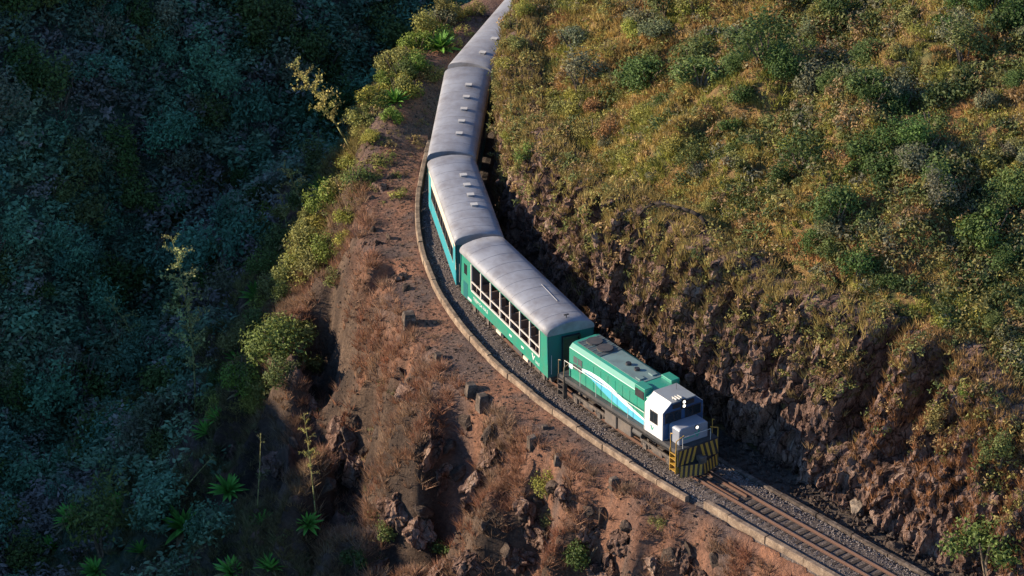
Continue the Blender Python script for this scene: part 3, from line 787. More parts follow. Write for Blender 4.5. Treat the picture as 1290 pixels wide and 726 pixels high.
    nose = MB().extrude(np_, 4.112, 5.1).build('nose_hood', M['silver'], root, bevel=0.05)
    MB().tube((5.1, 0.18, 2.58), (5.17, 0.18, 2.58), 0.13, n=16).build('lamp_rim', M['black'], nose)
    MB().tube((5.17, 0.18, 2.58), (5.185, 0.18, 2.58), 0.09, n=16).build('headlight', M['lamp'], nose)
    vee('emblem', nose, 5.108, 0.25, 2.14, 0.4, 0, M['logo'], M['logo'])
    MB().bx(5.103, 5.107, -0.75, 0.05, 2.04, 2.10).build('lettering_band', M['logo'], nose)
    MB().bx(4.116, 4.14, -1.36, -1.0, 1.78, 2.7).build('cab_door', M['blue'], cab)
    # pilot and striped cowcatcher
    pil = MB().bx(5.42, 5.56, -1.38, 1.38, 0.76, 1.72).build('pilot_plate', M['black'], root)
    def stripe(mb, x, ya, yb, za, zb, lean, w=0.17):
        mb.poly([(x, ya, za), (x, ya + w, za), (x, ya + w + lean, zb), (x, ya + lean, zb)])
    for s in (-1, 1):
        for i in range(4):
            a = 0.10 + i * 0.34; w = 0.17
            ya, yb = s * a, s * (a + w); la, lb = s * (a - 0.30), s * (a + w - 0.30)
            q = [(5.566, ya, 1.70), (5.566, yb, 1.70), (5.566, s*min(abs(a + w + 0.25), 1.37), 0.80), (5.566, s*min(a + 0.25, 1.37), 0.80)]
            MB().poly(q if s > 0 else q[::-1]).build('stripe', M['yellow'], pil)
    cow = MB()
    c0 = [(5.57, -1.3, 0.62), (5.57, 1.3, 0.62)]
    cow.poly([(5.57, -1.3, 0.80), (6.0, 0, 0.80), (6.05, 0, 0.08), (5.62, -1.32, 0.08)])
    cow.poly([(6.0, 0, 0.80), (5.57, 1.3, 0.80), (5.62, 1.32, 0.08), (6.05, 0, 0.08)])
    cow.poly([(5.57, -1.3, 0.80), (5.57, 1.3, 0.80), (6.0, 0, 0.80)])
    cw = cow.build('cowcatcher', M['black'], root)
    for s in (-1, 1):
        for i in range(5):
            f0 = 0.03 + i * 0.2; f1 = f0 + 0.10
            def pt(f, z):
                x = 6.0 - 0.43 * f + (0.05 if z < 0.3 else 0); return (x + 0.012, s * 1.31 * f, z)
            q = [pt(f0, 0.78), pt(f1, 0.78), pt(min(f1 + 0.06, 1), 0.1), pt(min(f0 + 0.06, 1), 0.1)]
            MB().poly(q if s > 0 else q[::-1]).build('stripe', M['yellow'], cw)
    MB().bx(5.56, 5.95, -0.16, 0.16, 0.82, 1.12).bx(5.85, 6.08, -0.22, 0.22, 0.78, 1.16).build('coupler', M['truck'], root, bevel=0.03)
    # steps and handrails at the corners
    for x, sx in ((5.15, 1), (-5.35, -1)):
        for s in (-1, 1):
            st = MB()
            for z in (0.4, 0.75, 1.1, 1.42): st.bx(x - 0.24, x + 0.24, s * 1.2, s * 1.46, z, z + 0.035)
            st.bx(x - 0.27, x - 0.24, s * 1.18, s * 1.46, 0.3, 1.72).bx(x + 0.24, x + 0.27, s * 1.18, s * 1.46, 0.3, 1.72)
            st.build('step_ladder', M['yellow' if sx > 0 else 'truck'], root)
            MB().path([(x - 0.24, s*1.42, 1.5), (x - 0.24, s*1.42, 2.6), (x - 0.05, s*1.42, 2.65)], 0.024).build('grab_rail', M['yellow' if sx > 0 else 'rust_rail'], root)
            MB().path([(x + 0.27, s*1.42, 0.5), (x + 0.27, s*1.42, 2.3), (x + 0.27, s*0.9, 2.5)], 0.028).build('grab_rail', M['yellow' if sx > 0 else 'rust_rail'], root)
    for s in (-1, 1):
        hr = MB().path([(-5.1, s*1.37, 2.74), (2.4, s*1.37, 2.74)], 0.02).build('handrail', M['handrail'], root)
        for i in range(6):
            MB().tube((-5.1 + i * 1.5, s*1.37, 1.72), (-5.1 + i * 1.5, s*1.37, 2.74), 0.018, n=6).build('stanchion', M['handrail'], hr)
    MB().path([(5.45, -1.0, 1.7), (5.45, -1.0, 2.4), (5.45, 0.9, 2.4), (5.45, 0.9, 1.7)], 0.018).build('front_rail', M['handrail'], root)
    return root

ROOFP = [(-1.46, 3.62), (-1.47, 3.74), (-1.41, 3.90), (-1.26, 4.03), (-1.0, 4.12), (-0.6, 4.21), (0, 4.26), (0.6, 4.21), (1.0, 4.12), (1.26, 4.03), (1.41, 3.90), (1.47, 3.74), (1.46, 3.62)]
def coach_roof(root, L, seams=9):
    m = MB(); b = 0
    xs = np.linspace(-L/2 - 0.05, L/2 + 0.05, 15)
    n = len(ROOFP)
    for x in xs:
        for y, z in ROOFP: m.v.append((x, y, z))
    for i in range(len(xs) - 1):
        for j in range(n - 1):
            m.f.append((i*n + j, (i+1)*n + j, (i+1)*n + j + 1, i*n + j + 1))
    m.f.append(tuple(range(n))); m.f.append(tuple(reversed([(len(xs)-1)*n + j for j in range(n)])))
    rf = m.build('roof', M['roof'], root, smooth=True)
    for p in rf.data.polygons:
        if len(p.vertices) > 4: p.use_smooth = False
    for i in range(1, seams):
        x = -L/2 + L * i / seams; mm = MB()
        for (y0, z0), (y1, z1) in zip(ROOFP[2:-3], ROOFP[3:-2]):
            mm.tube((x, y0, z0 - 0.004), (x, y1, z1 - 0.004), 0.016, n=5, caps=False)
        mm.build('seam', M['seam'], rf)
    return rf

def coach_end(root, x, sgn, endmat):
    """end wall with its rounded top, door and bellows"""
    pr = [(-1.38, 1.0), (1.38, 1.0)] + [(y * 0.985, z - 0.03) for y, z in reversed(ROOFP[1:-1])]
    e_ = MB().extrude(pr, x - 0.04, x + 0.04).build('end_wall', endmat, root)
    d = MB().bx(x + sgn * 0.04, x + sgn * 0.06, -0.42, 0.42, 1.1, 3.2).build('end_door', M['dark'], e_)
    g = MB()
    for k2 in range(3):
        xx = x + sgn * (0.06 + 0.07 * k2)
        g.bx(xx, xx + sgn*0.05, -0.55, -0.45, 1.05, 3.35).bx(xx, xx + sgn*0.05, 0.45, 0.55, 1.05, 3.35).bx(xx, xx + sgn*0.05, -0.55, 0.55, 3.35, 3.45)
    g.build('bellows', M['black'], e_)
    MB().bx(x + sgn*0.04, x + sgn*0.42, -0.14, 0.14, 0.72, 0.98).build('coupler', M['truck'], e_)
    MB().tube((x + sgn*0.09, -1.2, 1.2), (x + sgn*0.09, -1.2, 2.4), 0.02, n=6).build('grab_rail', M['handrail'], e_)

def underparts(root, L, n=2):
    MB().bx(-L/2, L/2, -1.2, 1.2, 0.86, 1.0).build('underframe', M['dark'], root)
    bogie(root, L/2 - 2.1, 1.8); bogie(root, -L/2 + 2.1, 1.8)
    for x in (-1.2, 1.3):
        MB().bx(x - 0.6, x + 0.6, -1.15, -0.6, 0.4, 0.86).build('equipment_box', M['dark'], root, bevel=0.03)
    MB().tube((-0.7, 0.7, 0.62), (0.7, 0.7, 0.62), 0.22, n=12).build('air_reservoir', M['dark'], root)

def text_part(txt, size, loc, parent, mat, rot=(math.pi/2, 0, 0)):
    c = bpy.data.curves.new('lettering', 'FONT'); c.body = txt; c.size = size; c.extrude = 0.004
    tmp = bpy.data.objects.new('lettering_curve', c); me = bpy.data.meshes.new_from_object(tmp); bpy.data.objects.remove(tmp); me.name = 'lettering'
    me.materials.clear(); me.materials.append(mat)
    o = new_obj('lettering', me, parent); o.location = loc; o.rotation_euler = rot; o['kind'] = 'stuff'
    return o

def make_open_coach(L):
    root = empty('passenger_coach'); W = 1.4
    tag(root, 'green open-sided coach with white window frames right behind the locomotive', 'train coach', 'coaches of the train')
    x0, x1 = -L/2 + 1.45, L/2 - 1.05        # open part (front is +x)
    zs0, zs1 = 1.78, 3.50
    for s in (-1, 1):
        ya, yb = (s * (W - 0.06), s * W)
        side = MB().bx(-L/2, L/2, ya, yb, 0.98, zs0).bx(-L/2, L/2, ya, yb, zs1, 3.66).bx(-L/2, x0, ya, yb, zs0, zs1).bx(x1, L/2, ya, yb, zs0, zs1).build('side_wall', M['green'], root)
        fr = MB().bx(x0, x1, s*(W - 0.05), s*(W + 0.03), zs0, zs0 + 0.09).bx(x0, x1, s*(W - 0.03), s*(W + 0.028), 2.36, 2.43).build('window_rail', M['whiteframe'], side)
        nn = 7
        for i in range(nn + 1):
            x = x0 + (x1 - x0) * i / nn
            MB().bx(x - 0.045, x + 0.045, s*(W - 0.045), s*(W + 0.034), zs0 + 0.09, zs1).build('window_post', M['whiteframe'], side)
        MB().bx(-L/2 + 0.45, -L/2 + 0.85, s*W, s*(W + 0.012), 2.5, 3.15).build('end_window', M['glass'], side)
        MB().bx(-L/2 + 0.35, -L/2 + 0.95, s*W, s*(W + 0.008), 1.02, 2.0).build('locker_hatch', M['green_shaded'], side)
    coach_end(root, L/2 - 0.04, 1, M['green_shaded']); coach_end(root, -L/2 + 0.04, -1, M['green_shaded'])
    MB().bx(-L/2 + .1, L/2 - .1, -1.33, 1.33, 1.0, 1.08).build('floor', M['interior'], root)
    MB().bx(x0 - 0.05, x0, -1.33, 1.33, 1.08, 3.6).build('partition', M['interior'], root); MB().bx(x1, x1 + 0.05, -1.33, 1.33, 1.08, 3.6).build('partition', M['interior'], root)
    n = 9
    for i in range(n):
        x = x0 + 0.6 + (x1 - x0 - 1.2) * i / (n - 1)
        for s in (-1, 1):
            st = MB().bx(x - 0.24, x + 0.24, s*0.3, s*1.25, 1.42, 1.54).bx(x - 0.30, x - 0.20, s*0.3, s*1.25, 1.5, 2.2).build('seat', M['seat'], root, bevel=0.03)
    underparts(root, L); rf = coach_roof(root, L, 10)
    for x in (-0.6, 3.0):
        MB().bx(x - 0.3, x + 0.3, -1.46, -1.3, 0.78, 0.96).build('step_box', M['cream'], root)
    text_part('TREM DA VALE', 0.30, (-L/2 + 1.7, -1.404, 1.32), root, M['white'])
    MB().bx(-L/2 + 0.9, -L/2 + 1.45, -1.408, -1.402, 1.06, 1.2).build('number_plate', M['white'], root)
    for x in (0.9, 2.5):
        MB().bx(x - 0.16, x + 0.16, -1.408, -1.402, 1.3, 1.42).build('sign_plate', M['white'], root)
    vee('emblem', root, L/2 - 1.9, -1.406, 1.42, 0.42, -1, M['white'], M['white'])
    text_part('VALE', 0.24, (L/2 - 1.62, -1.404, 1.2), root, M['white'])
    v = MB().tube((L/2 - 0.55, 0.0, 4.2), (L/2 - 0.55, 0.0, 4.45), 0.03, n=8).box((L/2 - 0.55, 0, 4.45), (0.08, 0.3, 0.06)); v.build('whistle_post', M['dark'], rf)
    MB().path([(0.9, 0.55, 4.225), (3.2, 0.45, 4.24)], 0.022).build('conduit', M['seam'], rf)
    return root

def make_coach(L, vents, label, voff=0.3, spacing=1.35):
    root = empty('passenger_coach'); W = 1.4
    tag(root, label, 'train coach', 'coaches of the train')
    z0, z1 = 2.0, 2.85
    nwin = 9; wx = np.linspace(-L/2 + 1.5, L/2 - 1.5, nwin); ww = 0.82
    for s in (-1, 1):
        lo = MB().bx(-L/2, L/2, s*(W-0.05), s*W, 0.98, 1.92).build('side_wall', M['teal'], root)
        up_ = MB().bx(-L/2, L/2, s*(W-0.05), s*W, z1, 3.66).bx(-L/2, L/2, s*(W-0.05), s*W, 1.92, z0)
        ed = [-L/2] + [v for x in wx for v in (x - ww/2, x + ww/2)] + [L/2]
        for a, b_ in zip(ed[0::2], ed[1::2]): up_.bx(a, b_, s*(W-0.05), s*W, z0, z1)
        up_ = up_.build('upper_wall', M['cream'], root)
        for x in wx:
            f = MB().bx(x - ww/2, x + ww/2, s*(W-0.02), s*(W+0.02), z0, z0 + 0.05).bx(x - ww/2, x + ww/2, s*(W-0.02), s*(W+0.02), z1 - 0.05, z1).bx(x - ww/2, x - ww/2 + 0.05, s*(W-0.02), s*(W+0.02), z0 + 0.05, z1 - 0.05).bx(x + ww/2 - 0.05, x + ww/2, s*(W-0.02), s*(W+0.02), z0 + 0.05, z1 - 0.05).build('window', M['dark'], up_)
            MB().bx(x - ww/2 + 0.05, x + ww/2 - 0.05, s*(W-0.035), s*(W-0.02), z0 + 0.05, z1 - 0.05).build('pane', M['glass'], f)
        for x in (L/2 - 0.62, -L/2 + 0.62):
            MB().bx(x - 0.38, x + 0.38, s*W, s*(W+0.015), 1.05, 3.3).build('door', M['teal'], up_)
    coach_end(root, L/2 - 0.04, 1, M['green_shaded']); coach_end(root, -L/2 + 0.04, -1, M['green_shaded'])
    underparts(root, L); rf = coach_roof(root, L, 10)
    for i in range(vents):
        x = voff + (i - (vents - 1) / 2) * spacing
        v = MB().bx(x - 0.14, x + 0.14, 0.09, 0.44, 4.15, 4.33).build('roof_vent', M['roof'], rf, bevel=0.03)
        MB().bx(x - 0.17, x + 0.17, 0.06, 0.47, 4.332, 4.355).build('vent_cap', M['handrail'], v)
    return root

loco = make_loco(); place(loco, U0 + 5.6 + 0.35, 3.3)
def span(front, back, gap=0.3):
    a, b_ = near_u(*front) + gap, near_u(*back) - gap
    return (a + b_) / 2, (b_ - a)
cuc, cL = span((3.45, -12.9), (-1.65, -1.75)); c1 = make_open_coach(cL); place(c1, cuc, cL/2 - 2.1)
cuc, cL = span((-1.65, -1.75), (-3.51, 9.5)); c2 = make_coach(cL, 4, 'blue and cream coach with four roof vents behind the open-sided coach', -0.4); place(c2, cuc, cL/2 - 2.1)
cuc, cL = span((-3.51, 9.5), (-2.7, 22.2)); c3 = make_coach(cL, 5, 'grey-roofed coach with five roof vents, third behind the locomotive', 0.2, 1.75); place(c3, cuc, cL/2 - 2.1)
u4 = near_u(-2.7, 22.2); c4 = make_coach(12.2, 4, 'last visible coach half hidden behind the hillside at the top', 1.2, 2.2); place(c4, u4 + 0.3 + 6.1, 4.0)

# ------------------------------------------------------------------ vegetation
def leaf_quads(C, Nrm, size, aspect=0.5):
    """one folded rhombus per leaf: centres C, normals Nrm"""
    m = len(C)
    a = rng.normal(size=(m, 3)); t = a - (a * Nrm).sum(1, keepdims=True) * Nrm; t /= np.linalg.norm(t, axis=1, keepdims=True) + 1e-9
    b_ = np.cross(Nrm, t); s = (size * rng.uniform(0.7, 1.35, m))[:, None]
    base = C - t * s; tip = C + t * s; l = C + b_ * s * aspect - Nrm * s * 0.15; r = C - b_ * s * aspect - Nrm * s * 0.15
    V = np.stack([base, l, tip, r], 1).reshape(-1, 3)
    return V, np.arange(4 * m).reshape(m, 4)
def shrub_arrays(n, size, seed, lobes=7, flat=0.75, spiky=0.0):
    r = np.random.default_rng(seed)
    cen = []; rad = []
    for i in range(lobes):
        a = r.uniform(0, 6.28); d = math.sqrt(r.uniform(0.02, 1)) * 0.68
        rr = r.uniform(0.26, 0.5); cen.append((d * math.cos(a), d * math.sin(a), (0.25 + (1 - d) * 0.75 * r.uniform(0.7, 1.25)) * flat * 1.3)); rad.append(rr)
    cen = np.array(cen); rad = np.array(rad)
    k2 = r.choice(lobes, n, p=rad ** 2 / (rad ** 2).sum())
    dv = r.normal(size=(n, 3)); dv /= np.linalg.norm(dv, axis=1, keepdims=True)
    C = cen[k2] + dv * (rad[k2] * r.uniform(0.3, 1.25, n) ** 0.75)[:, None]
    C[:, 2] = np.abs(C[:, 2]) * (1 + spiky * r.random(n))
    Nn = dv * 0.8 + r.normal(size=(n, 3)) * 0.65 + np.array([0, 0, 0.35]); Nn /= np.linalg.norm(Nn, axis=1, keepdims=True)
    return leaf_quads(C, Nn, size)
def shrub_stem(seed):
    r = random.Random(seed); m = MB()
    for i in range(5):
        a = r.uniform(0, 6.28); d = r.uniform(0.25, 0.6)
        m.path([(0.04 * math.cos(a), 0.04 * math.sin(a), -0.25), (d * 0.4 * math.cos(a), d * 0.4 * math.sin(a), 0.35), (d * math.cos(a + 0.3), d * math.sin(a + 0.3), 0.95)], 0.05, 0.015, n=5)
    me = m.mesh('stem'); me.materials.append(M['bark']); return me
SHRUB = {}
def protos(key, cnt, n, size, **kw):
    out = []
    for i in range(cnt):
        V, Fq = shrub_arrays(n, size, 500 + 37 * i + 1000 * len(SHRUB), **kw)
        me = np_mesh('foliage', V, Fq); me.materials.append(M['leaf']); out.append((me, shrub_stem(900 + i)))
    SHRUB[key] = out
protos('leafy', 6, 1500, 0.062)
protos('scrub', 5, 1100, 0.058, lobes=9, flat=0.5)
protos('upright', 4, 1000, 0.062, lobes=5, flat=1.1, spiky=0.5)
protos('big', 3, 2600, 0.05, lobes=16, flat=0.8)
def shrub(name, kind, loc, s, color, label, group, zs=1.0, cat='shrub'):
    me, st = random.choice(SHRUB[kind])
    root = empty(name, loc, random.uniform(0, 6.28)); root.scale = (s, s * random.uniform(0.85, 1.15), s * zs)
    tag(root, label, cat, group)
    o = new_obj('foliage', me, root); o.color = (*color, 1)
    new_obj('stem', st, root)
    return root

PAL = {'yellow-green': (0.26, 0.24, 0.045), 'olive': (0.2, 0.185, 0.05), 'dark green': (0.065, 0.10, 0.022), 'grey-green': (0.15, 0.15, 0.075), 'rusty brown': (0.30, 0.16, 0.06), 'bright green': (0.14, 0.19, 0.03), 'mid green': (0.105, 0.13, 0.032), 'blue-green': (0.11, 0.21, 0.11)}  # blue-green: leaf colour with the gorge's bluish shade put in
def vary(c, v=0.18):
    f = random.uniform(1 - v, 1 + v); return tuple(max(0.01, x * f * random.uniform(0.92, 1.08)) for x in c)

HABIT = {'leafy': 'rounded', 'scrub': 'spreading', 'upright': 'upright', 'big': 'dense'}
def hill_zone(px, py):
    if py < 130:
        return 'on the hillside right of the last coaches' if px < 800 else ('at the top middle of the hillside' if px < 1060 else 'on the hillside in the top right corner')
    if py < 290:
        return 'on the hillside lip beside the coaches' if px < 800 else ('in the middle of the sunlit hillside' if px < 1050 else 'high on the right of the hillside')
    if py < 440:
        return 'on the hillside above the open-sided coach' if px < 830 else ('on the hillside above the locomotive' if px < 1060 else 'halfway up the right of the hillside')
    return 'on the rocks beside the locomotive' if px < 1060 else 'at the lower right foot of the hillside'

# candidate points on the hill that the picture shows
def hill_points(n, dmin=3.0):
    out = []
    while len(out) < n:
        x = rng.uniform(-5, 36, 4000); y = rng.uniform(-50, 34, 4000)
        d, u = signed(x, y); z = height(x, y)
        ok = (d > D_C(u) + TILT(u) * H_C(u) + 0.3) & (d > dmin)
        px, py = project(np.stack([x, y, z], 1))
        ok &= (px > 560) & (px < 1330) & (py > -40) & (py < 790)
        for i in np.nonzero(ok)[0]: out.append((x[i], y[i], z[i], px[i], py[i]))
    return out[:n]
pts = hill_points(420)
n_hill = 0
for (x, y, z, px, py) in pts:
    nz = float(fbm(np.array([x * 0.11]), np.array([y * 0.11]), octv=2, seed=91)[0])
    right = np.clip((px - 780) / 260, 0, 1)
    dark = random.random() < 0.08 + 0.52 * right * (0.55 + 1.4 * max(nz, -0.3))
    if dark:
        cname = random.choice(['dark green', 'dark green', 'mid green', 'grey-green']); kind = random.choice(['leafy', 'leafy', 'upright', 'big']); s = random.uniform(0.85, 1.95)
    else:
        cname = random.choice(['yellow-green', 'olive', 'olive', 'rusty brown', 'yellow-green', 'grey-green']); kind = random.choice(['scrub', 'scrub', 'leafy']); s = random.uniform(0.55, 1.15)
    if not (-30 < px < 1320 and -30 < py < 760): continue
    if n_hill >= 285: break
    sz = 'large' if s > 1.15 else ('small' if s < 0.75 else 'medium')
    shrub('hillside_shrub', kind, (x, y, z - 0.12), s, vary(PAL[cname]), f'{sz} {HABIT[kind]} {cname} shrub {hill_zone(px, py)}', 'shrubs on the sunlit hillside', random.uniform(0.7, 1.05)); n_hill += 1

# named single shrubs of the lower right, the bottom and the valley edge
for (px, py, s, cname, kind, label) in [
    (1245, 668, 2.5, 'mid green', 'big', 'big leafy green shrub at the lower right edge of the hill'),
    (1262, 560, 1.2, 'mid green', 'upright', 'upright green shrub right above the big lower right shrub'),
    (1185, 525, 1.1, 'olive', 'upright', 'olive shrub on the rocks left of the big lower right shrub'),
    (1212, 500, 0.8, 'bright green', 'upright', 'small bright green shrub on top of the broken rocks at the right'),
    (350, 425, 2.3, 'mid green', 'big', 'big green shrub on the edge of the gorge left of the terrace'),
    (320, 455, 1.5, 'olive', 'leafy', 'olive shrub at the shade line below the big gorge-edge shrub'),
    (385, 300, 1.8, 'olive', 'big', 'pale olive shrub where the terrace edge drops to the gorge'),
    (432, 295, 1.2, 'yellow-green', 'leafy', 'yellow-green shrub between the red slope and the gorge'),
    (470, 115, 1.5, 'yellow-green', 'leafy', 'yellow-green shrub overhanging the gorge beside the third coach'),
    (500, 75, 1.6, 'olive', 'leafy', 'olive shrub on the mound left of the last coaches'),
    (530, 40, 1.5, 'yellow-green', 'leafy', 'yellow-green shrub at the crest of the mound near the top'),
    (560, 20, 1.3, 'grey-green', 'leafy', 'grey-green shrub at the top of the mound beside the last coach'),
    (545, 85, 1.0, 'olive', 'scrub', 'low olive scrub next to the curve of the third coach'),
    (490, 140, 1.0, 'bright green', 'leafy', 'bright green shrub on the red bank beside the third coach'),
    (455, 165, 1.0, 'olive', 'leafy', 'olive shrub at the lip of the gorge below the leaning flower stalk'),
    (515, 100, 1.2, 'yellow-green', 'leafy', 'round yellow-green shrub in the middle of the mound beside the third coach'),
    (545, 15, 1.4, 'olive', 'leafy', 'olive shrub at the highest crest of the mound'),
    (578, 8, 1.1, 'yellow-green', 'scrub', 'yellow-green scrub between the mound crest and the last coach'),
    (485, 95, 1.2, 'bright green', 'leafy', 'bright green shrub on the gorge side of the mound'),
    (520, 62, 1.2, 'yellow-green', 'scrub', 'low yellow scrub on top of the mound'),
    (372, 335, 1.4, 'olive', 'leafy', 'olive shrub under the pale shrub on the gorge edge'),
    (360, 465, 1.4, 'mid green', 'leafy', 'green shrub on the lower right of the big gorge-edge shrub'),
    (300, 425, 1.4, 'olive', 'leafy', 'olive shrub left of the big gorge-edge shrub'),
    (335, 325, 1.3, 'mid green', 'leafy', 'green shrub hanging over the gorge left of the pale one'),
    (405, 275, 1.2, 'yellow-green', 'leafy', 'yellow-green shrub beside the short flower stalk'),
    (365, 405, 1.7, 'olive', 'leafy', 'olive shrub at the upper right of the big gorge-edge shrub'),
    (330, 400, 1.6, 'mid green', 'leafy', 'mid green shrub at the upper left of the big gorge-edge shrub'),
    (390, 455, 1.2, 'olive', 'leafy', 'olive shrub on the bank right of the big gorge-edge shrub'),
    (300, 470, 1.5, 'mid green', 'leafy', 'mid green shrub above the agave on the shade line'),
    (355, 300, 1.6, 'mid green', 'leafy', 'mid green shrub under the thin yellow stalk'),
    (412, 305, 1.4, 'bright green', 'leafy', 'bright green shrub right of the pale olive shrub'),
    (395, 330, 1.3, 'olive', 'leafy', 'olive shrub on the bank under the pale olive shrub'),
    (440, 262, 1.0, 'yellow-green', 'scrub', 'yellow scrub on the red bank beside the second coach'),
    (425, 230, 1.2, 'olive', 'leafy', 'olive shrub behind the agave beside the second coach'),
    (440, 205, 1.1, 'yellow-green', 'leafy', 'yellow-green shrub below the foot of the leaning stalk'),
    (465, 140, 1.3, 'olive', 'leafy', 'olive shrub on the gorge lip above the leaning stalk'),
    (480, 120, 1.0, 'yellow-green', 'scrub', 'low yellow scrub left of the agave on the red bank'),
    (600, 8, 0.9, 'olive', 'leafy', 'olive shrub touching the top edge left of the last coach'),
    (740, 690, 1.5, 'dark green', 'leafy', 'dark green shrub in the gully at the bottom centre'),
    (690, 670, 1.1, 'olive', 'upright', 'olive shrub at the mouth of the bottom gully'),
    (480, 665, 1.3, 'mid green', 'leafy', 'green shrub on the slope below the dark gullies'),
    (560, 690, 1.1, 'dark green', 'leafy', 'dark shrub between two gullies at the bottom'),
    (450, 700, 1.2, 'dark green', 'leafy', 'dark shrub near the bottom edge left of centre'),
    (830, 650, 0.7, 'olive', 'scrub', 'low olive scrub under the end of the kerb'),
    (690, 612, 0.9, 'yellow-green', 'upright', 'thin yellow-green bush on the terrace edge beside the locomotive'),
    (420, 340, 1.0, 'olive', 'scrub', 'low olive scrub on the red slope left of the kerb'),
    (655, 195, 0.8, 'bright green', 'upright', 'bright yellow-green bush hanging over the cutting beside the second coach'),
    (640, 165, 0.8, 'yellow-green', 'scrub', 'yellow-green scrub on the lip of the cutting beside the third coach'),
    (622, 55, 0.75, 'bright green', 'leafy', 'bright green bush leaning over the roof of the last coach'),
    (625, 100, 0.7, 'olive', 'scrub', 'olive scrub leaning over the third coach'),
    (645, 20, 0.8, 'olive', 'scrub', 'olive scrub hiding the far end of the last coach'),
    (632, 75, 0.8, 'yellow-green', 'leafy', 'yellow-green bush hiding the right edge of the last coach roof'),
    (650, 45, 0.9, 'olive', 'leafy', 'olive bush on the hill lip near the end of the train'),
    (660, 5, 0.9, 'yellow-green', 'leafy', 'yellow-green bush where the train leaves the picture')]:
    c = hit(px, py + s * 12)
    shrub('leafy_shrub' if kind != 'scrub' else 'low_scrub', kind, c - Vector((0, 0, 0.15 + 0.42 * s * (px > 1100))), s, vary(PAL[cname], 0.08), label, 'single shrubs round the railway', 0.95)

# the green fringe along the lip of the gorge
BAND = [(15, 560), (60, 520), (110, 478), (170, 452), (240, 418), (290, 392), (350, 378), (420, 360), (480, 325), (540, 290)]
for i in range(58):
    py = random.uniform(15, 520); px = np.interp(py, [b_[0] for b_ in BAND], [b_[1] for b_ in BAND]) + random.uniform(-62, 22)
    c = hit(px, py + 8); s = random.uniform(0.65, 1.5); cname = random.choice(['yellow-green', 'olive', 'olive', 'mid green', 'bright green', 'mid green']); kind = random.choice(['leafy', 'leafy', 'upright', 'scrub'])
    zone = 'beside the last coaches' if py < 110 else ('beside the third coach' if py < 200 else ('beside the second coach' if py < 320 else ('left of the lone stone post' if py < 430 else 'above the shaded agaves')))
    shrub('gorge_edge_shrub', kind, c - Vector((0, 0, 0.2)), s, vary(PAL[cname], 0.12), f"{'large' if s > 1.1 else 'small'} {HABIT[kind]} {cname} shrub on the gorge edge {zone}", 'shrubs along the gorge edge')

# shaded hillside across the gorge
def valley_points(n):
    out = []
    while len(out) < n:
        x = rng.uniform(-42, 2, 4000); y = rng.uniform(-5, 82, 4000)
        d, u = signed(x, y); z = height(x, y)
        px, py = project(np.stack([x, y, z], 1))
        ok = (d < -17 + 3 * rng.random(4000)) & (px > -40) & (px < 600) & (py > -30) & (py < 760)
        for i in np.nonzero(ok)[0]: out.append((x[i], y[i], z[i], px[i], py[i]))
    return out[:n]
def valley_zone(px, py):
    v = 'top' if py < 180 else ('upper' if py < 360 else ('lower' if py < 540 else 'bottom'))
    h_ = 'left edge' if px < 130 else ('left side' if px < 300 else 'near the spur')
    return {'top': 'at the top', 'upper': 'upper half', 'lower': 'lower half', 'bottom': 'near the bottom'}[v] + ', ' + h_
AGP = np.array([(92, 655), (150, 645), (232, 665), (287, 618), (262, 545), (275, 528), (308, 492), (325, 375), (362, 352), (410, 243), (292, 722), (340, 716), (388, 660), (178, 695), (65, 690), (195, 485), (330, 660), (300, 455), (120, 720), (250, 600)])
VP = [p for p in valley_points(2900) if not ((np.abs(AGP[:, 0] - p[3]) < 27) & (p[4] - AGP[:, 1] > -14) & (p[4] - AGP[:, 1] < 46)).any()]
for (x, y, z, px, py) in VP[:230]:
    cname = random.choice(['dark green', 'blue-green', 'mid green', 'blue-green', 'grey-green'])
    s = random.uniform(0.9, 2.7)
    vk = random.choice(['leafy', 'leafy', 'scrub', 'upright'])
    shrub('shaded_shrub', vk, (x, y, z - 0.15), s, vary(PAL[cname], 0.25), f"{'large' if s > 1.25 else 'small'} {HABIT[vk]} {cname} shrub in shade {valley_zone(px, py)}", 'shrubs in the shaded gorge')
def stuff_scrub(name, points, smin, smax, cols, label, n, size, zscale=0.8, patch=None, **kw):
    Vs = []; Fs = []; Ts = []; base = 0
    K = 5; P = np.array([p[:3] for p in points]); grp = rng.integers(0, K, len(P))
    for g in range(K):
        V, Fq = shrub_arrays(n, size, 7000 + g + len(name), **kw)
        sel = P[grp == g]
        S = rng.uniform(smin, smax, len(sel)); S3 = np.stack([S, S, S * zscale], 1)
        col = np.array(cols)[rng.integers(0, len(cols), len(sel))] * rng.uniform(0.65, 1.3, (len(sel), 1))
        if patch is not None:
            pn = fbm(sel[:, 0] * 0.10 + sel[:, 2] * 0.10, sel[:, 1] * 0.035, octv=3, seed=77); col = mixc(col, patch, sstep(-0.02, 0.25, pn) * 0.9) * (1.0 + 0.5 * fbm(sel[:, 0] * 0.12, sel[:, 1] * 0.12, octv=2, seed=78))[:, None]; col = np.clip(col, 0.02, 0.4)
        v, f, t = merge(V, Fq, sel - np.array([0, 0, 0.12]), S3, rng.uniform(0, 6.28, len(sel)), 0.1, col)
        Vs.append(v); Fs.append(f + base); Ts.append(t); base += len(v)
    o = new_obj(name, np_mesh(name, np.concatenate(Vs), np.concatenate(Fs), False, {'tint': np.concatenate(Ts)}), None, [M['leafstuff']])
    tag(o, label, 'undergrowth', kind='stuff'); return o
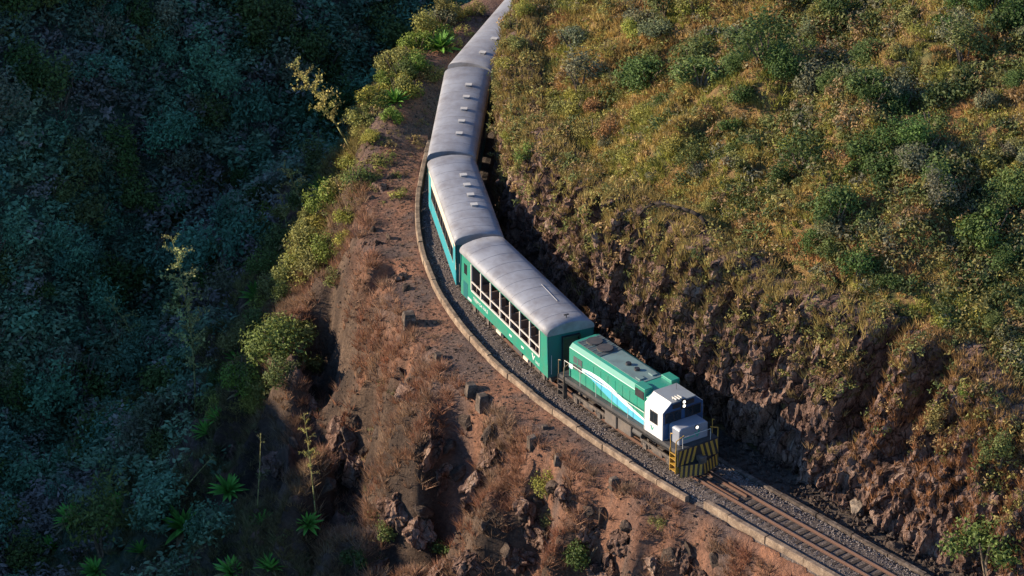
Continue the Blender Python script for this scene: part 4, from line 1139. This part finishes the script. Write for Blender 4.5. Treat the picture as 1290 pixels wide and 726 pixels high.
stuff_scrub('gorge_undergrowth', VP[230:], 0.5, 1.9, [(0.13, 0.225, 0.115), (0.16, 0.25, 0.125), (0.105, 0.175, 0.09), (0.12, 0.215, 0.11), (0.23, 0.2, 0.145), (0.18, 0.24, 0.12)], 'dense dark undergrowth covering the shaded side of the gorge', 110, 0.125, patch=(0.19, 0.145, 0.12))  # greens cooled and lifted, tint of the shade put into the leaf colour
HP = hill_points(3600, 2.4)
stuff_scrub('hillside_scrub', HP, 0.28, 0.7, [(0.27, 0.235, 0.055), (0.20, 0.185, 0.05), (0.31, 0.19, 0.075), (0.12, 0.135, 0.035), (0.24, 0.2, 0.10), (0.29, 0.22, 0.06), (0.25, 0.235, 0.045), (0.18, 0.18, 0.045)], 'low mixed scrub carpeting the sunlit hillside', 66, 0.135, 0.75)

tk = []
for p in hill_points(4200, 3.0):
    nz = float(noise(np.array([p[0] * 0.28]), np.array([p[1] * 0.28]), seed=92)[0])
    if random.random() < np.clip((p[3] - 800) / 300, 0.04, 1) * np.clip(0.45 + 1.3 * nz, 0.05, 1): tk.append(p)
stuff_scrub('hillside_thicket', tk, 0.45, 1.05, [(0.08, 0.10, 0.028), (0.065, 0.085, 0.024), (0.14, 0.135, 0.04), (0.2, 0.17, 0.05), (0.16, 0.145, 0.08), (0.12, 0.13, 0.035), (0.24, 0.15, 0.065)], 'tangled green thicket on the right half of the sunlit hillside', 100, 0.13, 0.95)
# grasses
def tuft(nb, seed, L=0.6, spread=0.45, w=0.035):
    r = np.random.default_rng(seed); V = []; 
    for i in range(nb):
        a = r.uniform(0, 6.28); rr = r.uniform(0, 0.22); bx_, by_ = rr * math.cos(a), rr * math.sin(a)
        a2 = a + r.normal(0, 0.6); l = L * r.uniform(0.55, 1.2); sp = spread * r.uniform(0.2, 1.2)
        tx, ty, tz = bx_ + math.cos(a2) * l * sp, by_ + math.sin(a2) * l * sp, l * (1 - 0.3 * sp)
        o = r.uniform(0, 6.28)
        V += [(bx_ - math.cos(o) * w, by_ - math.sin(o) * w, -0.08), (bx_ + math.cos(o) * w, by_ + math.sin(o) * w, -0.08), (tx, ty, tz)]
    return np.array(V), np.arange(3 * nb).reshape(nb, 3)
def grass(name, P, tint, S, label, nb=20, **kw):
    Vs = []; Fs = []; Ts = []; base = 0; grp = rng.integers(0, 4, len(P))
    for g in range(4):
        V, Ft = tuft(nb, 300 + g + len(name), **kw); m_ = grp == g
        v, f, t = merge(V, Ft, P[m_], S[m_], rng.uniform(0, 6.28, m_.sum()), 0.12, tint[m_])
        Vs.append(v); Fs.append(f + base); Ts.append(t); base += len(v)
    o = new_obj(name, np_mesh(name, np.concatenate(Vs), np.concatenate(Fs), False, {'tint': np.concatenate(Ts)}), None, [M['grass']])
    tag(o, label, 'grass', kind='stuff'); return o
GP = np.array(hill_points(17000, 2.4)); GP = GP[rng.random(len(GP)) < 1 - 0.5 * np.clip((GP[:, 3] - 850) / 250, 0, 1)]; P = GP[:, :3]
na = fbm(P[:, 0] * 0.18, P[:, 1] * 0.18, octv=3, seed=95); nb_ = fbm(P[:, 0] * 0.5, P[:, 1] * 0.5, octv=2, seed=96)
gc = mixc((0.36, 0.255, 0.075), (0.38, 0.19, 0.08), sstep(-0.05, 0.38, na)); gc = mixc(gc, (0.25, 0.24, 0.05), sstep(0.0, 0.3, nb_)); gc *= rng.uniform(0.6, 1.3, (len(gc), 1))
low = sstep(430, 560, GP[:, 4]); gc = mixc(gc, (0.27, 0.12, 0.05), low * 0.7)
grass('hillside_grass', P, gc, rng.uniform(0.6, 1.25, len(P)), 'yellow and rusty dry grass covering the sunlit hillside', 16, L=0.38, spread=0.85)
# spur slope and terrace
def slope_points(n, emin, emax):
    out = []
    while len(out) < n:
        u = rng.uniform(near_u(24, -39), near_u(2, 36), 5000); e = rng.uniform(emin, emax, 5000)
        p = np.array([track_off(a, -b_) for a, b_ in zip(u, e)]); z = height(p[:, 0], p[:, 1])
        d2, u2 = signed(p[:, 0], p[:, 1])
        px, py = project(np.stack([p[:, 0], p[:, 1], z], 1))
        ok = (px > -30) & (px < 1200) & (py > -30) & (py < 790) & (d2 < -2.5)
        for i in np.nonzero(ok)[0]: out.append((p[i, 0], p[i, 1], z[i], -d2[i], u2[i]))
    return np.array(out[:n])
SP = slope_points(32000, 2.55, 27)
na = fbm(SP[:, 0] * 0.3, SP[:, 1] * 0.3, octv=3, seed=97); nb_ = fbm(SP[:, 0] * 0.9, SP[:, 1] * 0.9, octv=2, seed=98)
q = SP[:, 3] - W_T(SP[:, 4])
keep = rng.random(len(SP)) < np.where(q < -0.3, 0.05 + 0.15 * (nb_ > 0.3), np.clip(0.55 + 1.3 * na, 0.06, 1.0))
gul = np.zeros(len(SP))
for (x0, y0, x1, y1, gw, gd_) in GULLIES:
    vx, vy = x1 - x0, y1 - y0; L = math.hypot(vx, vy); t = ((SP[:, 0] - x0) * vx + (SP[:, 1] - y0) * vy) / L; s_ = ((SP[:, 0] - x0) * vy - (SP[:, 1] - y0) * vx) / L
    gul = np.maximum(gul, (np.abs(s_) < gw * 0.55) & (t > -0.3) & (t < L * 1.3))
keep &= rng.random(len(SP)) > gul * 0.85
SP = SP[keep]; na = na[keep]; nb_ = nb_[keep]; q = q[keep]
gc = mixc((0.28, 0.125, 0.07), (0.30, 0.19, 0.115), np.clip(0.5 + nb_, 0, 1)); gc = mixc(gc, (0.09, 0.11, 0.035), sstep(9, 15, SP[:, 3]) * 0.75)
back_ = sstep(near_u(-3.5, 10), near_u(-2.6, 22), SP[:, 4]); gc = mixc(gc, (0.19, 0.17, 0.045), back_ * 0.8)
gc *= rng.uniform(0.6, 1.3, (len(gc), 1))
grass('slope_grass', SP[:, :3], gc, np.where(q < -0.3, 0.35, 1.0) * rng.uniform(0.6, 1.3, len(SP)), 'rusty dry grass hanging on the slope below the terrace', 28, spread=1.0, L=0.58, w=0.019)
# grass and small bushes rooted in the rock face
jj = rng.integers(0, n1, 13500); ii = (rng.random(13500) ** 0.7 * 106).astype(int) + 8
P = np.stack([CX[ii, jj], CY[ii, jj], ZZ[ii, jj]], 1)
nn = fbm(uu[jj] * 0.5, P[:, 2] * 0.3, octv=2, seed=99)
lowr = sstep(notch - 0.5, notch - 3.5, uu[jj]); sel = rng.random(13500) < np.clip((ii / 115.0) ** 1.6 * 1.15 + nn * 0.7 + lowr * 0.5, 0, 1); P = P[sel]
gc = mixc(mixc((0.20, 0.115, 0.065), (0.19, 0.155, 0.05), rng.random(len(P))), (0.28, 0.13, 0.055), lowr[sel]); gc = mixc(gc, (0.33, 0.24, 0.075), sstep(62, 96, ii[sel]) * (1 - 0.6 * lowr[sel])) * rng.uniform(0.5, 1.2, (len(P), 1))
grass('cutting_grass', P, gc, rng.uniform(0.4, 1.0, len(P)), 'dry grass rooted in the cracks of the rock face', 14, spread=0.7)
jj = rng.integers(0, n1, 1900); ii = (48 + rng.random(1900) ** 0.75 * 70).astype(int)
P = np.stack([CX[ii, jj], CY[ii, jj], ZZ[ii, jj]], 1)
stuff_scrub('cutting_scrub', P, 0.22, 0.75, [(0.24, 0.21, 0.055), (0.17, 0.16, 0.045), (0.27, 0.17, 0.07), (0.11, 0.125, 0.035), (0.26, 0.2, 0.06)], 'low scrub growing along the lip of the rock face', 55, 0.15, 0.9)
# scattered stones on the terrace
TPp = slope_points(10000, 2.6, 11)
V, Fc, _ = merge(octv, octf, TPp[:, :3], rng.uniform(0.025, 0.085, (len(TPp), 3)) * rng.uniform(0.4, 1.4, (len(TPp), 1)), rng.uniform(0, 6.28, len(TPp)), 0.4)
o = new_obj('terrace_stones', np_mesh('terrace_stones', V, Fc), None, [M['boulder']]); tag(o, 'small loose stones strewn over the earth terrace', 'gravel', kind='stuff')

mp = slope_points(6000, 3.2, 13); mp = mp[(mp[:, 4] > near_u(-3.5, 12)) & (rng.random(len(mp)) < 0.25 + 0.75 * sstep(4.0, 6.0, mp[:, 3]))][:420]
stuff_scrub('mound_scrub', mp, 0.3, 0.75, [(0.22, 0.2, 0.045), (0.16, 0.16, 0.04), (0.25, 0.17, 0.06), (0.11, 0.13, 0.03)], 'low yellow-green scrub on the mound left of the last coaches', 90, 0.13, 0.8)
mp = slope_points(12000, 6.0, 26); fn = fbm(mp[:, 0] * 0.3, mp[:, 1] * 0.3, octv=2, seed=55); mp = mp[(fn > 0.1 - 0.4 * sstep(11, 16, mp[:, 3])) & (rng.random(len(mp)) < 0.16 + 0.6 * sstep(9, 14, mp[:, 3]))][:1700]
stuff_scrub('slope_scrub', mp, 0.2, 0.6, [(0.13, 0.13, 0.04), (0.09, 0.11, 0.03), (0.2, 0.13, 0.06), (0.16, 0.15, 0.06)], 'small scattered scrub on the slope below the terrace', 48, 0.13, 0.8)
ru = rng.uniform(near_u(30, -46), near_u(-3, 8), 2600); rd = rng.uniform(2.15, 4.3, 2600)
P = np.array([track_off(a, b_, -0.5 + 0.12 * max(b_ - 2.6, 0)) for a, b_ in zip(ru, rd)])
V, Fc, _ = merge(octv, octf, P, rng.uniform(0.05, 0.2, (2600, 3)) * rng.uniform(0.5, 1.3, (2600, 1)), rng.uniform(0, 6.28, 2600), 0.4)
o = new_obj('fallen_stones', np_mesh('fallen_stones', V, Fc), None, [M['boulder']]); tag(o, 'fallen stones along the foot of the rock face', 'gravel', kind='stuff')
# craggy outcrops breaking through the slope, pieces of the ground
def crag_mesh(seed):
    import bmesh
    bm = bmesh.new(); bmesh.ops.create_icosphere(bm, subdivisions=4, radius=1.0)
    V = np.array([v.co[:] for v in bm.verts]); r = np.random.default_rng(seed)
    for _ in range(16):
        n_ = r.normal(size=3); n_ /= np.linalg.norm(n_); k_ = r.uniform(0.5, 0.85); d_ = V @ n_; V -= np.maximum(d_ - k_, 0)[:, None] * n_
    a1, a2, a3, b1, b2, b3 = cells(V[:, 0] * 2.6 + V[:, 1] * 1.9 + seed, V[:, 2] * 1.5 + V[:, 1] * 0.5, seed)
    c1, c2, c3, d1, d2, d3 = cells(V[:, 0] * 5.5 - V[:, 1] * 4.4 + seed, V[:, 2] * 3.6 + V[:, 0], seed + 3)
    f_ = 1 + 0.42 * (a1 - 0.5) + 0.20 * (c1 - 0.5) - 0.12 * (1 - sstep(0, 0.08, b3)) + 0.12 * fbm(V[:, 0] * 3, V[:, 1] * 3, V[:, 2] * 3, 3, seed)
    V *= f_[:, None]
    for v, c in zip(bm.verts, V): v.co = c
    me = bpy.data.meshes.new('crag'); bm.to_mesh(me); bm.free(); me.materials.append(M['rock']); return me
CRAG = [crag_mesh(200 + i) for i in range(6)]
for i, (px, py, sx, sy, sz) in enumerate([(548, 540, 1.0, 1.5, 1.8), (560, 575, 1.2, 1.3, 1.7), (625, 560, 1.0, 1.2, 1.6), (610, 600, 1.2, 1.4, 1.6), (520, 482, 0.9, 1.0, 0.8), (440, 530, 1.1, 1.5, 1.7), (455, 570, 1.1, 1.3, 1.5), (425, 555, 0.9, 1.1, 1.3),
        (505, 620, 1.2, 1.4, 1.5), (535, 650, 1.1, 1.3, 1.4), (670, 625, 1.0, 1.5, 1.5), (690, 655, 1.1, 1.2, 1.3), (655, 680, 1.2, 1.4, 1.5), (745, 650, 1.1, 1.3, 1.4), (790, 665, 1.0, 1.2, 1.3), (770, 700, 1.2, 1.4, 1.5), (830, 690, 1.0, 1.3, 1.3), (870, 680, 0.8, 1.1, 1.2), (895, 715, 1.0, 1.2, 1.3),
        (600, 690, 1.2, 1.5, 1.5), (560, 710, 1.1, 1.3, 1.4), (480, 230, 0.7, 0.9, 0.8), (500, 345, 0.6, 0.9, 0.7), (470, 300, 0.7, 0.9, 0.8), (385, 500, 1.1, 1.4, 1.6), (350, 570, 1.1, 1.3, 1.4), (300, 560, 1.0, 1.3, 1.4), (405, 440, 0.9, 1.2, 1.3), (720, 610, 0.8, 1.0, 1.1), (480, 690, 1.1, 1.3, 1.3)]):
    c = hit(px, py + 10); o = new_obj('rock', CRAG[i % 6], ground); o.location = c - Vector((0.1, -0.35, 0.45 * sz)); o.scale = (sx, sy, sz); o.rotation_euler = (random.uniform(-.25, .25), random.uniform(-.25, .25), random.uniform(0, 6.28))
# rocks breaking through the slope, pieces of the ground
for (px, py, s) in [(520, 478, 0.8), (508, 470, 0.6), (535, 492, 0.5), (440, 545, 1.1), (425, 560, 0.8), (460, 565, 0.9), (450, 530, 0.7), (475, 545, 0.6), (590, 530, 0.9), (615, 545, 1.0), (560, 560, 1.1), (580, 590, 0.9), (545, 520, 0.6),
                   (700, 610, 0.8), (680, 630, 0.9), (660, 650, 0.7), (760, 650, 0.9), (790, 660, 0.8), (740, 640, 0.7), (500, 350, 0.5), (510, 365, 0.6), (470, 290, 0.6), (490, 300, 0.5), (480, 210, 0.5), (495, 225, 0.6), (470, 250, 0.5), (640, 690, 0.9), (610, 660, 0.8), (530, 640, 1.0), (505, 660, 0.8),
                   (870, 690, 0.8), (900, 705, 0.7), (840, 700, 0.8), (400, 480, 0.9), (390, 520, 0.8), (370, 560, 1.0), (345, 600, 0.9), (285, 575, 0.9), (410, 610, 0.8), (430, 640, 0.8), (455, 465, 0.6), (540, 440, 0.3), (575, 470, 0.25), (530, 420, 0.25)]:
    c = hit(px, py); o = new_obj('rock', BOULD[random.randrange(4)], ground); s *= 0.7; o.location = c - Vector((0, 0, s * 0.2))
    o.scale = (s * random.uniform(0.7, 1.3), s * random.uniform(0.7, 1.2), s * random.uniform(0.7, 1.1)); o.rotation_euler = tuple(random.uniform(0, 6.28) for _ in range(3))

def boulder(px, py, s, mesh, label):
    c = hit(px, py); u_ = near_u(c.x, c.y)
    o = new_obj('boulder', mesh, None); o.location = c + Vector((-0.15 * s, -0.25 * s, 0.05)); o.scale = (s, s * 0.9, s * 1.05); o.rotation_euler = (random.uniform(-.4, .4), random.uniform(-.4, .4), random.uniform(0, 6))
    tag(o, label, 'boulder', 'boulders by the rock face'); return o
boulder(1078, 643, 0.62, PALE[0], 'pale cream boulder at the foot of the rock face in the lower right')
boulder(1040, 655, 0.25, PALE[1], 'small pale stone on the ground left of the pale boulder')
boulder(1130, 690, 0.6, BOULD[1], 'brown boulder at the foot of the rock face in the bottom right')
boulder(1100, 668, 0.4, BOULD[2], 'small brown boulder beside the drain kerb')

# old stone posts on the terrace
for (px, py, w, h_, label) in [(515, 409, 0.72, 0.78, 'squat dark stone post standing alone at the upper end of the terrace'), (552, 452, 0.42, 0.36, 'low stone stump between the upper post and the pair of posts'),
                               (593, 495, 0.55, 0.62, 'stone post just behind the tallest one above the dark gully'), (608, 514, 0.62, 0.85, 'tallest stone post at the head of the dark gully'),
                               (671, 562, 0.5, 0.62, 'leaning stone post on the terrace beside the middle of the locomotive'), (704, 582, 0.5, 0.45, 'small stone stump below the leaning post'), (774, 612, 0.48, 0.5, 'last stone post near the end of the kerb'), (687, 540, 0.35, 0.2, 'flat stone half sunk in the terrace near the kerb')]:
    c = hit(px, py)
    r_ = random.Random(px); m_ = MB(); w2 = w / 2
    prof = [(-0.2, 1.08), (h_ * 0.5, 1.0), (h_ * 0.9, 0.94), (h_, 0.8)]
    for z, k2 in prof:
        for sx, sy in ((-1, -1), (1, -1), (1, 1), (-1, 1)):
            m_.v.append((sx * w2 * k2 * r_.uniform(0.92, 1.06), sy * w2 * k2 * r_.uniform(0.92, 1.06), z + r_.uniform(-0.03, 0.03)))
    for i in range(3):
        for j in range(4):
            k3 = (j + 1) % 4; m_.f.append((i*4 + j, i*4 + k3, (i+1)*4 + k3, (i+1)*4 + j))
    m_.f.append((12, 13, 14, 15)); m_.f.append((3, 2, 1, 0))
    o = m_.build('stone_post', M['oldpost'], None, bevel=0.03); o.location = c; o.rotation_euler = (r_.uniform(-.06, .06), r_.uniform(-.08, .08), r_.uniform(0.05, 0.4))
    tag(o, label, 'stone post', 'old stone posts on the terrace')

# agave-like rosettes and their flower stalks
def agave_leaf(seed):
    r = random.Random(seed); m = MB(); n = 5; bend = r.uniform(0.1, 0.5)
    for i in range(n + 1):
        t = i / n; w = 0.1 * math.sin(math.pi * min(0.22 + t * 0.78, 1)) ** 0.8 + 0.003
        x = t; z = -bend * t * t * 0.45
        m.v += [(x, -w, z + 0.35 * w), (x, 0, z - 0.15 * w), (x, w, z + 0.35 * w)]
    for i in range(n):
        a = i * 3; m.f += [(a, a + 3, a + 4, a + 1), (a + 1, a + 4, a + 5, a + 2)]
    me = m.mesh('leaf'); me.materials.append(M['leaf']); return me
ALEAF = [agave_leaf(i) for i in range(4)]
def agave(px, py, s, color, label, n=40):
    c = hit(px, py); root = empty('agave', c - Vector((0, 0, 0.1)), random.uniform(0, 6)); root.rotation_euler = (random.uniform(-.3, .3), random.uniform(-.3, .3), root.rotation_euler.z); tag(root, label, 'agave', 'agaves on the gorge side')
    for i in range(n):
        o = new_obj('leaf', ALEAF[i % 4], root); f = i / n
        el = math.radians(8 + 72 * f + random.uniform(-7, 7)); l = 1.2 * s * random.uniform(0.85, 1.1) * (1.0 - 0.12 * f)
        o.rotation_euler = (0, -el, i * 2.39996 + random.uniform(-0.15, 0.15)); o.scale = (l, l * 1.1, l); o.color = (*(vary(color, 0.25) if i > 5 or random.random() < 0.4 else vary((0.2, 0.15, 0.07))), 1)
AG = (0.10, 0.21, 0.03); AGD = (0.13, 0.33, 0.05)
for (px, py, s, label) in [(92, 655, 1.2, 'agave at the left of the bottom row in the shade'), (150, 645, 1.25, 'agave right of the leftmost one in the shaded bottom row'), (232, 665, 1.55, 'largest agave in the shaded bottom row'), (287, 618, 1.1, 'dark agave below the fallen flower pole'),
        (262, 545, 1.0, 'agave above the fallen flower pole'), (275, 528, 0.9, 'small agave touching the one above the fallen pole'), (308, 492, 1.15, 'agave below the big gorge-edge shrub'), (325, 375, 1.2, 'bright agave left of the big gorge-edge shrub'), (362, 352, 1.0, 'agave under the pale olive shrub on the gorge edge'),
        (410, 243, 1.2, 'agave on the gorge edge beside the second coach'), (498, 128, 0.95, 'agave on the red bank beside the third coach'), (556, 60, 1.15, 'agave beside the bend of the last coaches'), (292, 722, 1.1, 'agave cut by the bottom edge left of the bare stalk'), (340, 716, 1.0, 'agave at the bottom edge under the yellow stalk'),
        (388, 660, 0.9, 'agave at the foot of the yellow flower stalk'), (178, 695, 1.0, 'agave below the shaded bottom row'), (65, 690, 0.9, 'agave in the bottom left corner'), (195, 485, 0.9, 'agave in the shade below the hanging stalk'), (330, 660, 0.9, 'small agave in the shade left of the yellow stalk'), (300, 455, 1.0, 'agave beside the tall flower stalk'), (120, 720, 1.0, 'agave at the bottom edge near the left corner')]:
    agave(px, py, s, AG if px > 300 and py < 500 else AGD, label)

def branch_mesh(seed, tl=0.5):
    r = np.random.default_rng(seed); n = 46
    t = r.random(n); C = np.stack([t * 1.0, r.normal(0, 0.10, n) * (0.4 + t), 0.18 * np.sin(t * 2.2) + r.normal(0, 0.09, n) * (0.4 + t)], 1)
    C[:8] *= 0.5
    Nn = r.normal(size=(n, 3)); Nn /= np.linalg.norm(Nn, axis=1, keepdims=True)
    V, Fq = leaf_quads(C, Nn, 0.07, 0.5)
    tb = MB().path([(0, 0, 0), (0.5, 0, 0.14), (1.0, 0, 0.14)], 0.022, 0.01, n=4)
    vv_ = [tuple(x) for x in V] + tb.v; ff = [tuple(x) for x in Fq] + [tuple(i + len(V) for i in f) for f in tb.f]
    me = bpy.data.meshes.new('flower_branch'); me.from_pydata(vv_, [], ff); me.update(); me.materials.append(M['leaf']); return me
BR = [branch_mesh(i) for i in range(5)]
def flower_stalk(base, tip, label, color, nbr=18, start=0.35, blen=0.95, bend=0.35, r0=0.07):
    b_ = hit(*base); sc_ = FPX / DIST
    v = Vector(((tip[0] - base[0]) / sc_, 0.0, (base[1] - tip[1]) / (sc_ * math.cos(PITCH))))
    root = empty('flower_stalk', b_); tag(root, label, 'flower stalk', 'flower stalks of the agaves')
    pts_ = []
    for i in range(9):
        t = i / 8; p = v * t; p.x += bend * (t - t * t) * (1 if v.x >= 0 else 1); p.y += 0.15 * math.sin(t * 3); pts_.append(p)
    MB().path(pts_, r0, 0.018, n=7).build('stem', M['stalk'], root, smooth=True)
    for i in range(nbr):
        t = start + (1 - start) * (i + 0.5) / nbr; k2 = min(int(t * 8), 7); f = t * 8 - k2; p = pts_[k2].lerp(pts_[k2 + 1], f)
        o = new_obj('flower_branch', BR[i % 5], root); o.location = p
        l = blen * (0.55 + 0.75 * math.sin(math.pi * min(0.15 + (t - start) / (1 - start) * 0.85, 1))) * random.uniform(0.8, 1.15)
        o.scale = (l, l, l); o.rotation_euler = (random.uniform(-.3, .3), -math.radians(random.uniform(-5, 35)), i * 2.4 + random.uniform(-.3, .3)); o.color = (*vary(color, 0.2), 1)
Y = (0.33, 0.28, 0.08); YG = (0.27, 0.27, 0.09)
flower_stalk((442, 188), (366, 72), 'tall leaning yellow flower stalk on the gorge edge beside the third coach', Y, 22, 0.25, 1.15)
flower_stalk((386, 272), (356, 204), 'short yellow flower stalk above the pale olive shrub', Y, 12, 0.3, 0.7)
flower_stalk((362, 296), (352, 236), 'thin yellow flower stalk left of the pale olive shrub', Y, 10, 0.2, 0.6)
flower_stalk((246, 524), (222, 286), 'tallest flower stalk, half lit, standing over the shaded gorge', YG, 26, 0.25, 1.35, 1.6)
flower_stalk((186, 455), (130, 364), 'shaded flower stalk left of the tallest one', YG, 14, 0.15, 0.8, 0.6)
flower_stalk((399, 668), (386, 520), 'thin yellow flower stalk rising from the agave near the bottom', Y, 14, 0.45, 0.5, 0.2, 0.05)
flower_stalk((228, 622), (272, 572), 'bare pale flower pole fallen against the slope', YG, 3, 0.85, 0.35, 0.0, 0.05)
flower_stalk((324, 640), (331, 545), 'thin bare flower pole in the shade of the slope', YG, 3, 0.85, 0.3, 0.1, 0.035)

# dead branches
def dead_branch(pa, pb, arch, label, r0=0.07, twig=True):
    A = hit(*pa); B = hit(*pb); root = empty('dead_branch', A); tag(root, label, 'dead branch')
    pts_ = []
    for i in range(9):
        t = i / 8; p = A.lerp(B, t) - A; p.z += arch * math.sin(math.pi * t) ** 0.7 + 0.05 + 0.08 * math.sin(t * 9); p.y += 0.15 * math.sin(t * 7); pts_.append(p)
    MB().path(pts_, r0 * 0.5, r0, n=7).build('limb', M['deadwood'], root, smooth=True)
    for i in (2, 3, 5):
        MB().path([pts_[i], pts_[i] + Vector((random.uniform(-.5, .1), -0.2, 0.1)), pts_[i] + Vector((random.uniform(-1.0, -.4), -0.3, -0.25))], r0 * 0.4, 0.012, n=5).build('twig', M['deadwood'], root)
dead_branch((798, 278), (895, 284), 1.15, 'dark arched dead branch lying across the sunlit hillside scrub', 0.12)
dead_branch((75, 105), (118, 128), 0.3, 'dark dead branch on the shaded hillside near the top left', 0.06)
dead_branch((455, 395), (495, 412), 0.2, 'grey dead branch lying on the red slope left of the lone post', 0.04)

# labels that repeat within a group are told apart by their order from the left
ORD = ['leftmost', 'second from left', 'third from left', 'fourth from left', 'fifth from left', 'sixth from left', 'seventh from left', 'eighth from left', 'ninth from left', 'tenth from left', 'eleventh from left', 'twelfth from left', 'thirteenth from left', 'fourteenth from left', 'fifteenth from left', 'sixteenth from left', 'seventeenth from left', 'eighteenth from left']
same = {}
for o in list(COL.objects):
    if o.parent is None and 'label' in o and o.name.split('.')[0] in ('hillside_shrub', 'shaded_shrub', 'gorge_edge_shrub'):
        same.setdefault(o['label'], []).append(o)
for lab, os_ in same.items():
    if 1 < len(os_) <= len(ORD):
        os_.sort(key=lambda o: float(project(np.array(o.location))[0]))
        for i, o in enumerate(os_):
            o['label'] = ('rightmost' if i == len(os_) - 1 else ORD[i]) + ' ' + lab if i in (0, len(os_) - 1) else lab + ', ' + ORD[i]
